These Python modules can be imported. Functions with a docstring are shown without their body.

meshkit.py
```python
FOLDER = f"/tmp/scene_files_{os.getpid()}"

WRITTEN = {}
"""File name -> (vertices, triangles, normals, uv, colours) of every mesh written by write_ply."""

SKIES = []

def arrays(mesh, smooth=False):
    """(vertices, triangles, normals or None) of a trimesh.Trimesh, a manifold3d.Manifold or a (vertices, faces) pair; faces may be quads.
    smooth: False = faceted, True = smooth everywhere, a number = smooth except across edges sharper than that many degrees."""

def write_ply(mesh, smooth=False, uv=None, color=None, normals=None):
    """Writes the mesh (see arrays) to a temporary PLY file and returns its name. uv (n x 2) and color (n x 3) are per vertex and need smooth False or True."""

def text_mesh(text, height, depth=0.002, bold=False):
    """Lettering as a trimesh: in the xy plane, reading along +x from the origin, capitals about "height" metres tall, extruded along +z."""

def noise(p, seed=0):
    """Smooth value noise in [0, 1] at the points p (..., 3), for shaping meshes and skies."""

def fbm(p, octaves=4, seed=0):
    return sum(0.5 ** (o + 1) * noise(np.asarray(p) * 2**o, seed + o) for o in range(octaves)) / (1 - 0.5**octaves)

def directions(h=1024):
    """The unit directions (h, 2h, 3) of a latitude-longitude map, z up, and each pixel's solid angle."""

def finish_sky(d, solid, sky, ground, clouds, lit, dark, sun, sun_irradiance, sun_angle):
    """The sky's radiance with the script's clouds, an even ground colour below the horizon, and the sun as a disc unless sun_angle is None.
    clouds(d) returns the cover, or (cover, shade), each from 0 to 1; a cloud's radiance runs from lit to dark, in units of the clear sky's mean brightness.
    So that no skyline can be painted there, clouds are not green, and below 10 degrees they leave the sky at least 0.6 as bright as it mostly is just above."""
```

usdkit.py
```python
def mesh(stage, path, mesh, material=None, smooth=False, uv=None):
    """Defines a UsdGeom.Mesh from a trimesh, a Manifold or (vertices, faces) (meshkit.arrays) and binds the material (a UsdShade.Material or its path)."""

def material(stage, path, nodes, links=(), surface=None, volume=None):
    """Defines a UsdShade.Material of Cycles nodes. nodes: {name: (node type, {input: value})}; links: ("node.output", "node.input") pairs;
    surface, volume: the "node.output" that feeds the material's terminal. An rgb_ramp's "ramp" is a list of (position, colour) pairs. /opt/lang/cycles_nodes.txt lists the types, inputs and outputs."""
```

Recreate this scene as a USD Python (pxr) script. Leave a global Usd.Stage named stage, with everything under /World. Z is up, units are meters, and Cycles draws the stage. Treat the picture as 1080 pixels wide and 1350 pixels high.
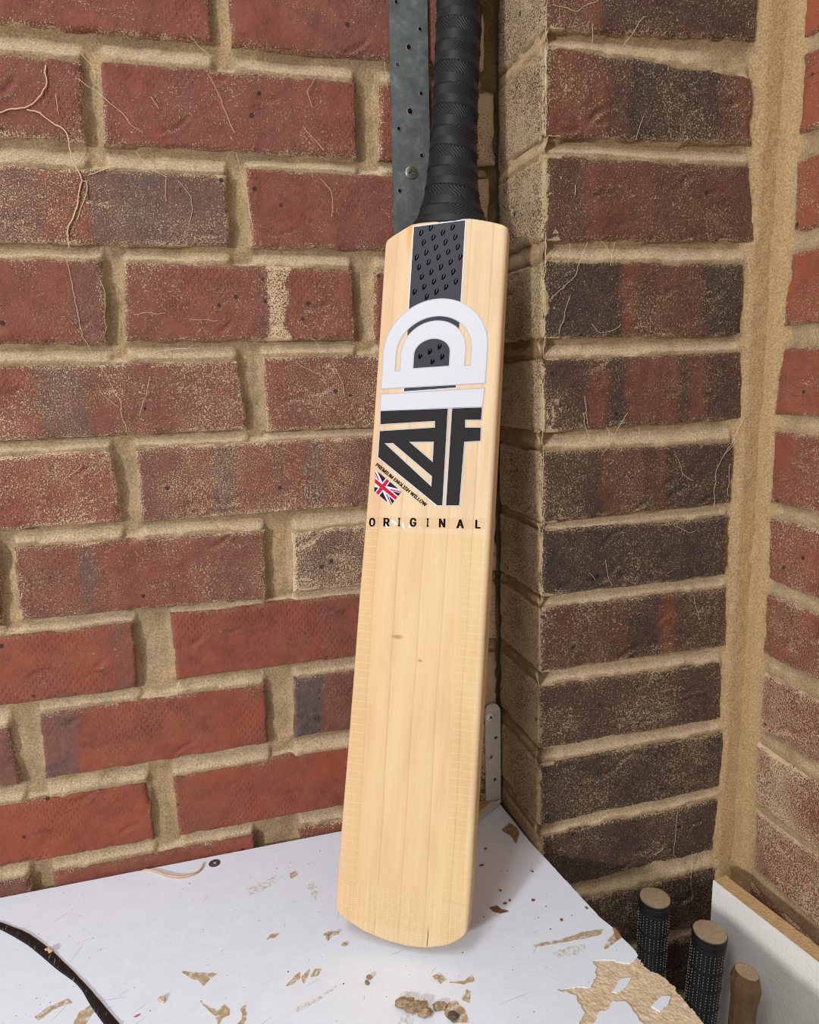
import math, random
import numpy as np, trimesh
import manifold3d as m3
from scipy import ndimage
from shapely.geometry import Polygon, MultiPolygon, Point, box as sbox
from shapely import affinity
from shapely.ops import unary_union
import usdkit, meshkit
from meshkit import fbm, noise
from pxr import Usd, UsdGeom, UsdLux, UsdShade, Gf, Sdf, Vt

stage = Usd.Stage.CreateInMemory()
UsdGeom.SetStageUpAxis(stage, UsdGeom.Tokens.z)
UsdGeom.SetStageMetersPerUnit(stage, 1.0)
world = UsdGeom.Xform.Define(stage, '/World')
stage.SetDefaultPrim(world.GetPrim())
UsdGeom.Scope.Define(stage, '/World/Looks')
rng = np.random.default_rng(7)
random.seed(7)

# The scene is measured with z = 0 at a bed joint of the brickwork; OFF moves it so that the floor is z = 0.
OFF = np.array([-1.1, 0.0, 1.5725])
TABLE = -0.7025

# ---------------------------------------------------------------- camera, lights, exposure
FPX = 948.778
cam = UsdGeom.Camera.Define(stage, '/World/camera')
cam.CreateHorizontalApertureAttr(24.0)
cam.CreateVerticalApertureAttr(30.0)
cam.CreateFocalLengthAttr(24.0 * FPX / 1080.0)
cam.CreateClippingRangeAttr(Gf.Vec2f(0.01, 100))
cam.CreateExposureAttr(0.0)
r_, u_, f_ = (np.array(a) for a in ([0.96217, -0.27114, -0.02704], [0.07705, 0.17599, 0.98137], [0.26133, 0.94634, -0.19022]))
f_ /= np.linalg.norm(f_); r_ -= f_ * (r_ @ f_); r_ /= np.linalg.norm(r_); u_ = np.cross(r_, f_)
eye = np.array([0.98170, -0.64550, -0.25490]) + OFF
M = np.eye(4); M[0, :3], M[1, :3], M[2, :3], M[3, :3] = r_, u_, -f_, eye
cam.AddTransformOp().Set(Gf.Matrix4d(*M.ravel().tolist()))


def aim(prim, pos, target):
    pos, target = np.array(pos, float) + OFF, np.array(target, float) + OFF
    z = pos - target; z /= np.linalg.norm(z)
    x = np.cross([0, 0, 1.0] if abs(z[2]) < .99 else [0, 1.0, 0], z); x /= np.linalg.norm(x)
    y = np.cross(z, x)
    A = np.eye(4); A[0, :3], A[1, :3], A[2, :3], A[3, :3] = x, y, z, pos
    prim.AddTransformOp().Set(Gf.Matrix4d(*A.ravel().tolist()))


dome = UsdLux.DomeLight.Define(stage, '/World/ambient_light')
dome.CreateIntensityAttr(0.14)
dome.CreateColorAttr(Gf.Vec3f(0.97, 0.97, 0.99))
key = UsdLux.DiskLight.Define(stage, '/World/work_lamp')
key.CreateRadiusAttr(0.065)
key.CreateIntensityAttr(470.0)
key.CreateColorAttr(Gf.Vec3f(0.96, 0.985, 1.02))
aim(key, (-0.16, -1.26, -0.04), (1.15, -0.10, -0.45))
top = UsdLux.RectLight.Define(stage, '/World/ceiling_lamp')
top.CreateWidthAttr(0.30); top.CreateHeightAttr(0.80)
top.CreateIntensityAttr(11.5)
top.CreateColorAttr(Gf.Vec3f(0.95, 0.985, 1.04))
aim(top, (0.53, -0.77, 0.75), (1.15, -0.10, -0.60))


# ---------------------------------------------------------------- materials
def lin(r, g, b):
    c = np.array([r, g, b]) / 255.0
    return tuple(np.where(c < 0.04045, c / 12.92, ((c + 0.055) / 1.055) ** 2.4))


def mat(name, nodes, links, surface='p.BSDF'):
    return usdkit.material(stage, '/World/Looks/' + name, nodes, links, surface=surface)


def plain(name, color, rough=0.5, metallic=0.0, bump=0.0, bscale=400, var=0.0, vscale=40, spec=0.5, coat=0.0):
    n = {'t': ('texture_coordinate', {}), 'p': ('principled_bsdf', {'base_color': color, 'roughness': rough, 'metallic': metallic, 'specular_ior_level': spec, 'coat_weight': coat, 'coat_roughness': .12})}
    l = []
    if var:
        n['v'] = ('noise_texture', {'scale': vscale, 'detail': 5.0, 'roughness': 0.65})
        n['r'] = ('rgb_ramp', {'ramp': [(0.3, tuple(c * (1 - var) for c in color)), (0.7, tuple(min(1, c * (1 + var)) for c in color))]})
        l += [('t.object', 'v.vector'), ('v.fac', 'r.fac'), ('r.color', 'p.base_color')]
    if bump:
        n['b'] = ('noise_texture', {'scale': bscale, 'detail': 4.0})
        n['u'] = ('bump', {'strength': 1.0, 'distance': bump})
        l += [('t.object', 'b.vector'), ('b.fac', 'u.height'), ('u.normal', 'p.normal')]
    return mat(name, n, l)


def brick_mat(name, red_a, red_b, burn_a, burn_b, dust, speck_scale, bump, third, pits):
    """paint attribute: r = kiln-burnt, g = sawdust, b = third colour (orange fresh face; on the pier return, sawdust brown with shade)."""
    n = {
        't': ('texture_coordinate', {}), 'a': ('attribute', {'attribute': 'paint'}), 's': ('separate_color', {'color_type': 'rgb'}),
        'n1': ('noise_texture', {'scale': 55.0, 'detail': 6.0, 'roughness': 0.7}), 'r1': ('rgb_ramp', {'ramp': [(0.32, red_a), (0.68, red_b)]}),
        'n2': ('noise_texture', {'scale': 170.0, 'detail': 5.0, 'roughness': 0.7}), 'r2': ('rgb_ramp', {'ramp': [(0.35, burn_a), (0.7, burn_b)]}),
        'mb': ('mix_color', {'blend_type': 'mix'}), 'mo': ('mix_color', {'blend_type': 'mix', 'b': third}),
        'n3': ('noise_texture', {'scale': speck_scale, 'detail': 2.0, 'roughness': 0.5}),
        'n4': ('noise_texture', {'scale': 28.0, 'detail': 4.0, 'roughness': 0.6}),
        # sawdust: fine specks where the threshold (lowered by paint.g and a broad noise) is passed, over a thin film
        'k1': ('math', {'math_type': 'multiply_add', 'value2': 0.34}), 'k2': ('math', {'math_type': 'multiply_add', 'value2': 0.22, 'value3': -0.11}),
        'k3': ('math', {'math_type': 'add'}), 'k4': ('map_range', {'range_type': 'smoothstep', 'from_min': 0.69, 'from_max': 0.84, 'clamp': True}),
        'film': ('math', {'math_type': 'multiply', 'value2': 0.36}), 'fn': ('math', {'math_type': 'multiply'}),
        'md0': ('mix_color', {'blend_type': 'mix', 'b': lin(172, 128, 96)}), 'md': ('mix_color', {'blend_type': 'mix', 'b': dust}),
        'vo': ('voronoi_texture', {'scale': 34.0}), 'vd': ('map_range', {'range_type': 'smoothstep', 'from_min': .085, 'from_max': .05, 'to_min': 0.0, 'to_max': .85, 'clamp': True}), 'mp': ('mix_color', {'blend_type': 'mix', 'b': lin(40, 34, 34)}),
        'nb': ('noise_texture', {'scale': 420.0, 'detail': 5.0, 'roughness': 0.7}),
        'ha': ('math', {'math_type': 'multiply_add', 'value2': 0.8}),
        'u': ('bump', {'strength': 1.0, 'distance': bump}),
        'p': ('principled_bsdf', {'roughness': 0.75, 'specular_ior_level': 0.35, 'diffuse_roughness': 0.4})}
    l = [('t.object', 'n1.vector'), ('t.object', 'n2.vector'), ('t.object', 'n3.vector'), ('t.object', 'n4.vector'), ('t.object', 'nb.vector'), ('a.color', 's.color'),
         ('n1.fac', 'r1.fac'), ('n2.fac', 'r2.fac'), ('r1.color', 'mb.a'), ('r2.color', 'mb.b'), ('s.r', 'mb.fac'),
         ('mb.result', 'mo.a'), ('s.b', 'mo.fac'),
         ('s.g', 'k1.value1'), ('n3.fac', 'k1.value3'), ('n4.fac', 'k2.value1'), ('k1.value', 'k3.value1'), ('k2.value', 'k3.value2'), ('k3.value', 'k4.value'),
         ('s.g', 'film.value1'), ('film.value', 'fn.value1'), ('n4.fac', 'fn.value2'), ('mo.result', 'md0.a'), ('fn.value', 'md0.fac'),
         ('md0.result', 'md.a'), ('k4.result', 'md.fac'), ('md.result', 'mp.a'), ('t.object', 'vo.vector'), ('vo.distance', 'vd.value'), ('vd.result', 'mp.fac'), ('mp.result', 'p.base_color'),
         ('nb.fac', 'ha.value1'), ('k4.result', 'ha.value3'), ('ha.value', 'u.height'), ('u.normal', 'p.normal')]
    if pits:                                                       # rows of wire-cut dimples, in patches
        n.update({'sp': ('separate_xyz', {}), 'sx': ('math', {'math_type': 'multiply', 'value2': 1180.0}), 'sz': ('math', {'math_type': 'multiply', 'value2': 860.0}), 'cx': ('math', {'math_type': 'sine'}), 'cz': ('math', {'math_type': 'sine'}),
                  'cm': ('math', {'math_type': 'multiply'}), 'ct': ('map_range', {'range_type': 'smoothstep', 'from_min': .25, 'from_max': .7, 'clamp': True}), 'nm': ('noise_texture', {'scale': 13.0, 'detail': 3.0}),
                  'nt': ('map_range', {'range_type': 'smoothstep', 'from_min': .48, 'from_max': .62, 'to_min': 0.0, 'to_max': -.42, 'clamp': True}), 'pm': ('math', {'math_type': 'multiply'}), 'pa': ('math', {'math_type': 'add'})})
        l.remove(('ha.value', 'u.height'))
        l += [('t.object', 'sp.vector'), ('sp.x', 'sx.value1'), ('sp.z', 'sz.value1'), ('sx.value', 'cx.value1'), ('sz.value', 'cz.value1'), ('cx.value', 'cm.value1'), ('cz.value', 'cm.value2'), ('cm.value', 'ct.value'), ('t.object', 'nm.vector'), ('nm.fac', 'nt.value'),
              ('ct.result', 'pm.value1'), ('nt.result', 'pm.value2'), ('ha.value', 'pa.value1'), ('pm.value', 'pa.value2'), ('pa.value', 'u.height')]
    return mat(name, n, l)


M_BRICK = brick_mat('red_brick', lin(110, 54, 41), lin(148, 80, 62), lin(72, 60, 57), lin(108, 90, 84), lin(220, 190, 152), 1000.0, 0.0019, lin(178, 84, 48), True)
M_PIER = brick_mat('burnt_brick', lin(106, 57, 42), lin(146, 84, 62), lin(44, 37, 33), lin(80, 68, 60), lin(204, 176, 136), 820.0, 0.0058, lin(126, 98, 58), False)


def mortar_mat(name, ca, cb, dark, bump):
    n = {'t': ('texture_coordinate', {}), 'a': ('attribute', {'attribute': 'paint'}), 's': ('separate_color', {'color_type': 'rgb'}),
         'n1': ('noise_texture', {'scale': 45.0, 'detail': 6.0, 'roughness': 0.7}), 'r1': ('rgb_ramp', {'ramp': [(0.3, ca), (0.7, cb)]}),
         'n2': ('noise_texture', {'scale': 700.0, 'detail': 3.0, 'roughness': 0.6}), 'r2': ('rgb_ramp', {'ramp': [(0.3, (0.55, 0.55, 0.55)), (0.55, (1, 1, 1)), (0.8, (1.35, 1.33, 1.28))]}),
         'x': ('mix_color', {'blend_type': 'multiply', 'fac': 1.0, 'use_clamp': False}),
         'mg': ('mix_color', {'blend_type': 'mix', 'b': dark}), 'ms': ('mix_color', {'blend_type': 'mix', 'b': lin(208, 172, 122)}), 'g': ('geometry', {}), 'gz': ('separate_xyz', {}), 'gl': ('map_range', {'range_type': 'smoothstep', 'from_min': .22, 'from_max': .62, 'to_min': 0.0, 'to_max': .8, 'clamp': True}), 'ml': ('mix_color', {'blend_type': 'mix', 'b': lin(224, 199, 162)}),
         'nb': ('noise_texture', {'scale': 380.0, 'detail': 6.0, 'roughness': 0.75}), 'u': ('bump', {'strength': 1.0, 'distance': bump}),
         'p': ('principled_bsdf', {'roughness': 0.9, 'specular_ior_level': 0.2, 'diffuse_roughness': 0.6})}
    l = [('t.object', 'n1.vector'), ('t.object', 'n2.vector'), ('t.object', 'nb.vector'), ('a.color', 's.color'), ('n1.fac', 'r1.fac'), ('n2.fac', 'r2.fac'),
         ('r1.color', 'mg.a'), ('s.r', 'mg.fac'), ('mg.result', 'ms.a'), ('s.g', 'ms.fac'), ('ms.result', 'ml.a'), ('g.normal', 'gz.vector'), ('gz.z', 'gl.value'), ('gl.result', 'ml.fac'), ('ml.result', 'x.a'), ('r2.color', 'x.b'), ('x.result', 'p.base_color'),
         ('nb.fac', 'u.height'), ('u.normal', 'p.normal')]
    return mat(name, n, l)


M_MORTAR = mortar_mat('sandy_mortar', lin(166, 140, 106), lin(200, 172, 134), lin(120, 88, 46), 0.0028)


# ---------------------------------------------------------------- scene helpers
used = {}


def numbered(path):
    k = used.get(path, -1) + 1
    used[path] = k
    return path if k == 0 else f'{path}_{k:03d}'


def tag(prim, label=None, cat=None, group=None, kind=None):
    for k, v in (('label', label), ('category', cat), ('group', group), ('kind', kind)):
        if v:
            prim.SetCustomDataByKey(k, v)


def thing(name, base=(0, 0, 0), label=None, cat=None, group=None, kind=None, matrix=None):
    x = UsdGeom.Xform.Define(stage, numbered('/World/' + name))
    if matrix is not None:
        x.AddTransformOp().Set(Gf.Matrix4d(*matrix.ravel().tolist()))
    else:
        x.AddTranslateOp().Set(Gf.Vec3d(*map(float, np.array(base, float) + (OFF if kind != 'structure' else 0))))
    p = x.GetPrim()
    tag(p, label, cat, group, kind)
    return p


def add(name, mesh, material, parent=None, smooth=False, base=None, paint=None, label=None, cat=None, group=None, kind=None):
    """parent: a prim. base: the parent's base, subtracted from the vertices (None: vertices are already local)."""
    if hasattr(mesh, 'to_mesh'):
        mm = mesh.to_mesh(); mesh = trimesh.Trimesh(mm.vert_properties[:, :3], mm.tri_verts, process=False)
    if isinstance(mesh, trimesh.Trimesh):
        v, f = np.array(mesh.vertices), np.array(mesh.faces)
    else:
        v, f = np.asarray(mesh[0], float), np.asarray(mesh[1], int)
    if parent is None:
        v = v + OFF
    elif base is not None:
        v = v - np.array(base, float)
    idx = np.unique(f)
    if len(idx) < len(v):
        re = np.zeros(len(v), int); re[idx] = np.arange(len(idx)); f = re[f]; v = v[idx]
        paint = None if paint is None else np.asarray(paint)[idx]
    path = numbered((str(parent.GetPath()) if parent is not None else '/World') + '/' + name)
    m = usdkit.mesh(stage, path, trimesh.Trimesh(v, f, process=False), material, smooth=smooth)
    if paint is not None:
        UsdGeom.PrimvarsAPI(m).CreatePrimvar('paint', Sdf.ValueTypeNames.Color3fArray, 'vertex').Set(Vt.Vec3fArray.FromNumpy(np.asarray(paint, np.float32)))
    tag(m.GetPrim(), label, cat, group, kind)
    return m.GetPrim()


def cat_mesh(ms):
    return trimesh.util.concatenate([trimesh.Trimesh(*(m if isinstance(m, tuple) else (m.vertices, m.faces)), process=False) for m in ms])


def grid_faces(nu, nv):
    i = np.arange(nu * nv).reshape(nv, nu)
    a, b, c, d = i[:-1, :-1].ravel(), i[:-1, 1:].ravel(), i[1:, 1:].ravel(), i[1:, :-1].ravel()
    return np.vstack([np.stack([a, b, c], 1), np.stack([a, c, d], 1)])


def tube(points, radius, sides=6, caps=True):
    p = np.asarray(points, float)
    t = np.gradient(p, axis=0); t /= np.linalg.norm(t, axis=1, keepdims=True) + 1e-12
    ref = np.array([0.31, 0.83, 0.46])
    a = np.cross(t, ref); a /= np.linalg.norm(a, axis=1, keepdims=True) + 1e-12
    b = np.cross(t, a); ang = np.arange(sides) * 2 * np.pi / sides
    r = np.broadcast_to(radius, (len(p),))[:, None, None]
    v = (p[:, None] + r * (np.cos(ang)[None, :, None] * a[:, None] + np.sin(ang)[None, :, None] * b[:, None])).reshape(-1, 3)
    n = len(p); i, j = np.meshgrid(np.arange(n - 1), np.arange(sides), indexing='ij')
    q = np.stack([i * sides + j, i * sides + (j + 1) % sides, (i + 1) * sides + (j + 1) % sides, (i + 1) * sides + j], -1).reshape(-1, 4)
    f = [q[:, [0, 2, 1]], q[:, [0, 3, 2]]]
    if caps:
        k = np.arange(1, sides - 1)
        f += [np.stack([0 * k, k, k + 1], 1), (n - 1) * sides + np.stack([0 * k, k + 1, k], 1)]
    return trimesh.Trimesh(v, np.vstack(f), process=False)


def extrude(poly, h, z=0.0):
    polys = [g for g in getattr(poly, 'geoms', [poly]) if g.area > 1e-10]
    m = trimesh.util.concatenate([trimesh.creation.extrude_polygon(g, h, engine='earcut') for g in polys])
    m.apply_translation([0, 0, z])
    return m


def rough_ring(poly, amp, step, seed, scale=300):
    """The polygon's outline resampled and roughened."""
    ring = poly.exterior
    n = max(8, int(ring.length / step))
    p = np.array([ring.interpolate(k / n, normalized=True).coords[0] for k in range(n)])
    q = np.c_[p * scale, np.full(n, seed * 3.7)]
    p = p + amp * np.stack([fbm(q, 3, seed) - .5, fbm(q + 91.3, 3, seed + 5) - .5], 1) * 2
    return Polygon(p).buffer(0)


# ---------------------------------------------------------------- brickwork
ROWS_LEFT = {  # corners TL TR BR BL in mm along the wall and up
 'A1': [[794, 70], [1009, 70], [1009, 6], [794, 6]], 'A2': [[1024, 68], [1239, 68], [1239, 4], [1024, 4]],
 'B1': [[696, -15], [911, -15], [907, -72], [692, -72]], 'B2': [[925, -14], [1124, -14], [1123, -74], [921, -73]], 'B3': [[1144, -15], [1249, -15], [1249, -73], [1143, -73]],
 'C1': [[798, -92], [1013, -92], [1011, -148], [796, -148]], 'C2': [[1029, -86], [1244, -86], [1244, -148], [1029, -148]],
 'D1': [[696, -160], [911, -160], [909, -225], [694, -225]], 'D2': [[927, -161], [1115, -165], [1115, -225], [923, -223]], 'D3': [[1134, -166], [1249, -166], [1249, -225], [1133, -225]],
 'E1': [[796, -241], [1011, -241], [1016, -300], [801, -300]], 'E2': [[1032, -238], [1247, -238], [1247, -303], [1032, -303]],
 'F1': [[688, -312], [903, -312], [905, -373], [690, -373]], 'F2': [[922, -311], [1137, -311], [1135, -375], [920, -375]], 'F3': [[1150, -313], [1249, -313], [1249, -375], [1150, -375]],
 'G0': [[593, -390], [808, -390], [803, -454], [588, -454]], 'G1': [[820, -388], [1025, -391], [1022, -455], [818, -451]], 'G2': [[1049, -394], [1249, -394], [1249, -452], [1047, -452]],
 'H1': [[691, -464], [906, -464], [904, -525], [689, -525]], 'H2': [[937, -460], [1152, -460], [1152, -522], [937, -522]], 'H3': [[1166, -462], [1249, -462], [1249, -523], [1166, -523]],
 'I0': [[583, -545], [798, -545], [800, -600], [585, -600]], 'I1': [[823, -537], [1015, -538], [1015, -598], [820, -599]], 'I2': [[1042, -536], [1249, -536], [1249, -598], [1039, -598]],
 'J1': [[689, -617], [904, -617], [905, -677], [690, -677]], 'J2': [[926, -616], [1141, -616], [1142, -678], [927, -678]], 'J3': [[1155, -616], [1249, -616], [1249, -678], [1155, -678]],
 'K0': [[582, -690], [797, -690], [797, -754], [582, -754]], 'K1': [[815, -691], [995, -691], [995, -755], [815, -755]], 'K2': [[1038, -694], [1249, -694], [1249, -758], [1038, -758]]}
ROWS_PIER = {
 'P1': [[1252, 64], [1446, 64], [1444, 9], [1252, 0]], 'P2': [[1254, -11], [1444, -20], [1447, -72], [1253, -76]], 'P3': [[1255, -89], [1447, -89], [1456, -150], [1254, -153]],
 'P4': [[1252, -169], [1447, -169], [1450, -231], [1251, -230]], 'P5': [[1252, -247], [1449, -245], [1454, -305], [1252, -308]], 'P6': [[1252, -324], [1446, -326], [1447, -383], [1253, -386]],
 'P7': [[1252, -393], [1446, -395], [1448, -453], [1252, -452]], 'P8': [[1253, -463], [1449, -465], [1452, -525], [1253, -524]], 'P9': [[1252, -537], [1447, -540], [1450, -602], [1253, -599]],
 'P10': [[1254, -614], [1455, -616], [1455, -677], [1255, -678]], 'P11': [[1255, -689], [1454, -690], [1450, -748], [1258, -750]], 'P12': [[1258, -768], [1456, -770], [1456, -832], [1258, -832]],
 'P13': [[1255, -846], [1455, -846], [1455, -908], [1255, -908]], 'P14': [[1254, -921], [1454, -921], [1454, -984], [1254, -984]], 'P15': [[1255, -996], [1456, -996], [1456, -1059], [1255, -1059]],
 'P0': [[1253, 140], [1447, 140], [1447, 78], [1253, 78]]}
ROWS_RIGHT = {
 'R1': [[107, 69], [322, 69], [322, 5], [107, 5]], 'R2': [[111, -9], [326, -9], [325, -69], [110, -69]], 'R3': [[110, -89], [325, -89], [326, -146], [111, -146]], 'R4': [[112, -164], [327, -164], [323, -224], [108, -224]],
 'R5': [[109, -243], [324, -243], [320, -301], [105, -301]], 'R6': [[106, -316], [321, -316], [323, -381], [108, -381]], 'R7': [[106, -395], [321, -395], [324, -456], [109, -456]], 'R8': [[109, -468], [324, -468], [325, -527], [110, -527]],
 'R9': [[113, -545], [328, -545], [328, -603], [113, -603]], 'R10': [[111, -619], [326, -619], [328, -681], [113, -681]], 'R11': [[114, -689], [329, -689], [333, -752], [118, -752]], 'R12': [[115, -772], [330, -772], [330, -836], [115, -836]],
 'R13': [[112, -846], [327, -846], [327, -908], [112, -908]], 'R0': [[110, 140], [325, 140], [325, 80], [110, 80]]}
for k, q in list(ROWS_LEFT.items()):           # the next bricks along, and a course above, just outside the frame
    if k[1] == '1' and q[0][0] > 650 and not k.startswith(('G', 'I', 'K')):
        ROWS_LEFT[k + 'x'] = [[a - 229, b] for a, b in q]
for j, s in enumerate((688, 917)):
    ROWS_LEFT[f'Z{j}'] = [[s, 142], [s + 215, 142], [s + 215, 80], [s, 80]]
for k, q in list(ROWS_RIGHT.items()):
    ROWS_RIGHT[k + 'x'] = [[a + 228, b] for a, b in q]

# kiln marks: (from, to, how burnt) along each brick; an optional fourth field names another channel
BURN = {'A1': [(0, .1, .2)], 'B1': [(.75, 1, .1)], 'B2': [(.26, .33, .25), (.55, .75, .12)], 'C1': [(0, .35, .45), (.5, 1.1, .65), (.62, .78, .85)], 'D1': [(.88, 1.1, .35), (.1, .3, .1)], 'D2': [(.0, .2, .1), (.55, .7, .25)],
        'E1': [(.25, .42, .55), (.42, 1, .15)], 'E2': [(.1, .9, .2)], 'F1': [(.0, .2, .1)], 'F2': [(0, .2, .3), (.28, .38, .65), (.52, .58, .3), (.66, .74, .6), (.8, 1, .4)],
        'G1': [(.24, .3, .6), (0, .2, .15), (.7, 1, .2)], 'G2': [(-.1, .4, .8)], 'H1': [(.92, 1.1, .5)], 'H2': [(.62, .78, .3), (.78, 1.2, .75)], 'I1': [(-.2, .15, .95)], 'I2': [(-.2, .14, .95), (.14, .3, .3)],
        'J1': [(0, .1, .1)], 'J2': [(0, .12, .3), (.35, .6, .15)], 'K1': [(-.1, 1.1, .25)], 'I0': [(-.1, 1.1, .35)],
        'P1': [(-.1, .2, .15), (.25, 1.1, .8), (.85, .98, .25)], 'P2': [(.28, .37, .7), (.37, .84, .95), (.84, .92, .5)], 'P3': [(.0, .18, .55), (.25, .5, .2), (.5, 1, .4)], 'P4': [(-.1, .36, .95), (.45, .56, .55), (.56, .78, .35), (.78, 1.1, .98)],
        'P5': [(-.1, .22, .75), (.3, .4, .9), (.4, .66, .1), (.66, .72, .75), (.8, 1.1, .75)], 'P6': [(-.1, .3, .85), (.3, .5, .5), (.5, .6, .7), (.62, 1.1, .9)], 'P7': [(-.1, 1.1, .97)], 'P8': [(-.1, .3, .6), (.3, .6, .6), (.44, .62, .9), (.7, 1.1, .75)],
        'P9': [(-.1, 1.1, .78)], 'P10': [(-.1, 1.1, .95)], 'P11': [(-.1, 1.1, .92)], 'P12': [(-.1, 1.1, .95)], 'P13': [(-.1, 1.1, .9)], 'P14': [(-.1, 1.1, .9)], 'P15': [(-.1, 1.1, .9)], 'P0': [(.4, 1.1, .8)]}
ORANGE = {'R1': .7, 'R2': .5, 'R3': .35, 'R4': .45, 'R5': .3, 'R6': .15, 'R7': .2, 'F1': .15, 'H1': .3, 'H2': .2, 'J1': .4, 'J2': .35, 'I1': .28, 'K1': .3}
DUST = {'H1': .22, 'H2': .2, 'I1': .22, 'I2': .25, 'J1': .15, 'J2': .15, 'K1': .15, 'K0': .3, 'A1': .3, 'A2': .3, 'D1': .42, 'D2': .42, 'R8': .55, 'R9': .7, 'R10': .8, 'R11': .75, 'R12': .6, 'P7': .45, 'P8': .5, 'P9': .5, 'P10': .48, 'P11': .5, 'P12': .5, 'C1': .5, 'E1': .55, 'F2': .6, 'G2': .75, 'E2': .55, 'F1': .5, 'G1': .5, 'R6': .5, 'R7': .45}


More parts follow.
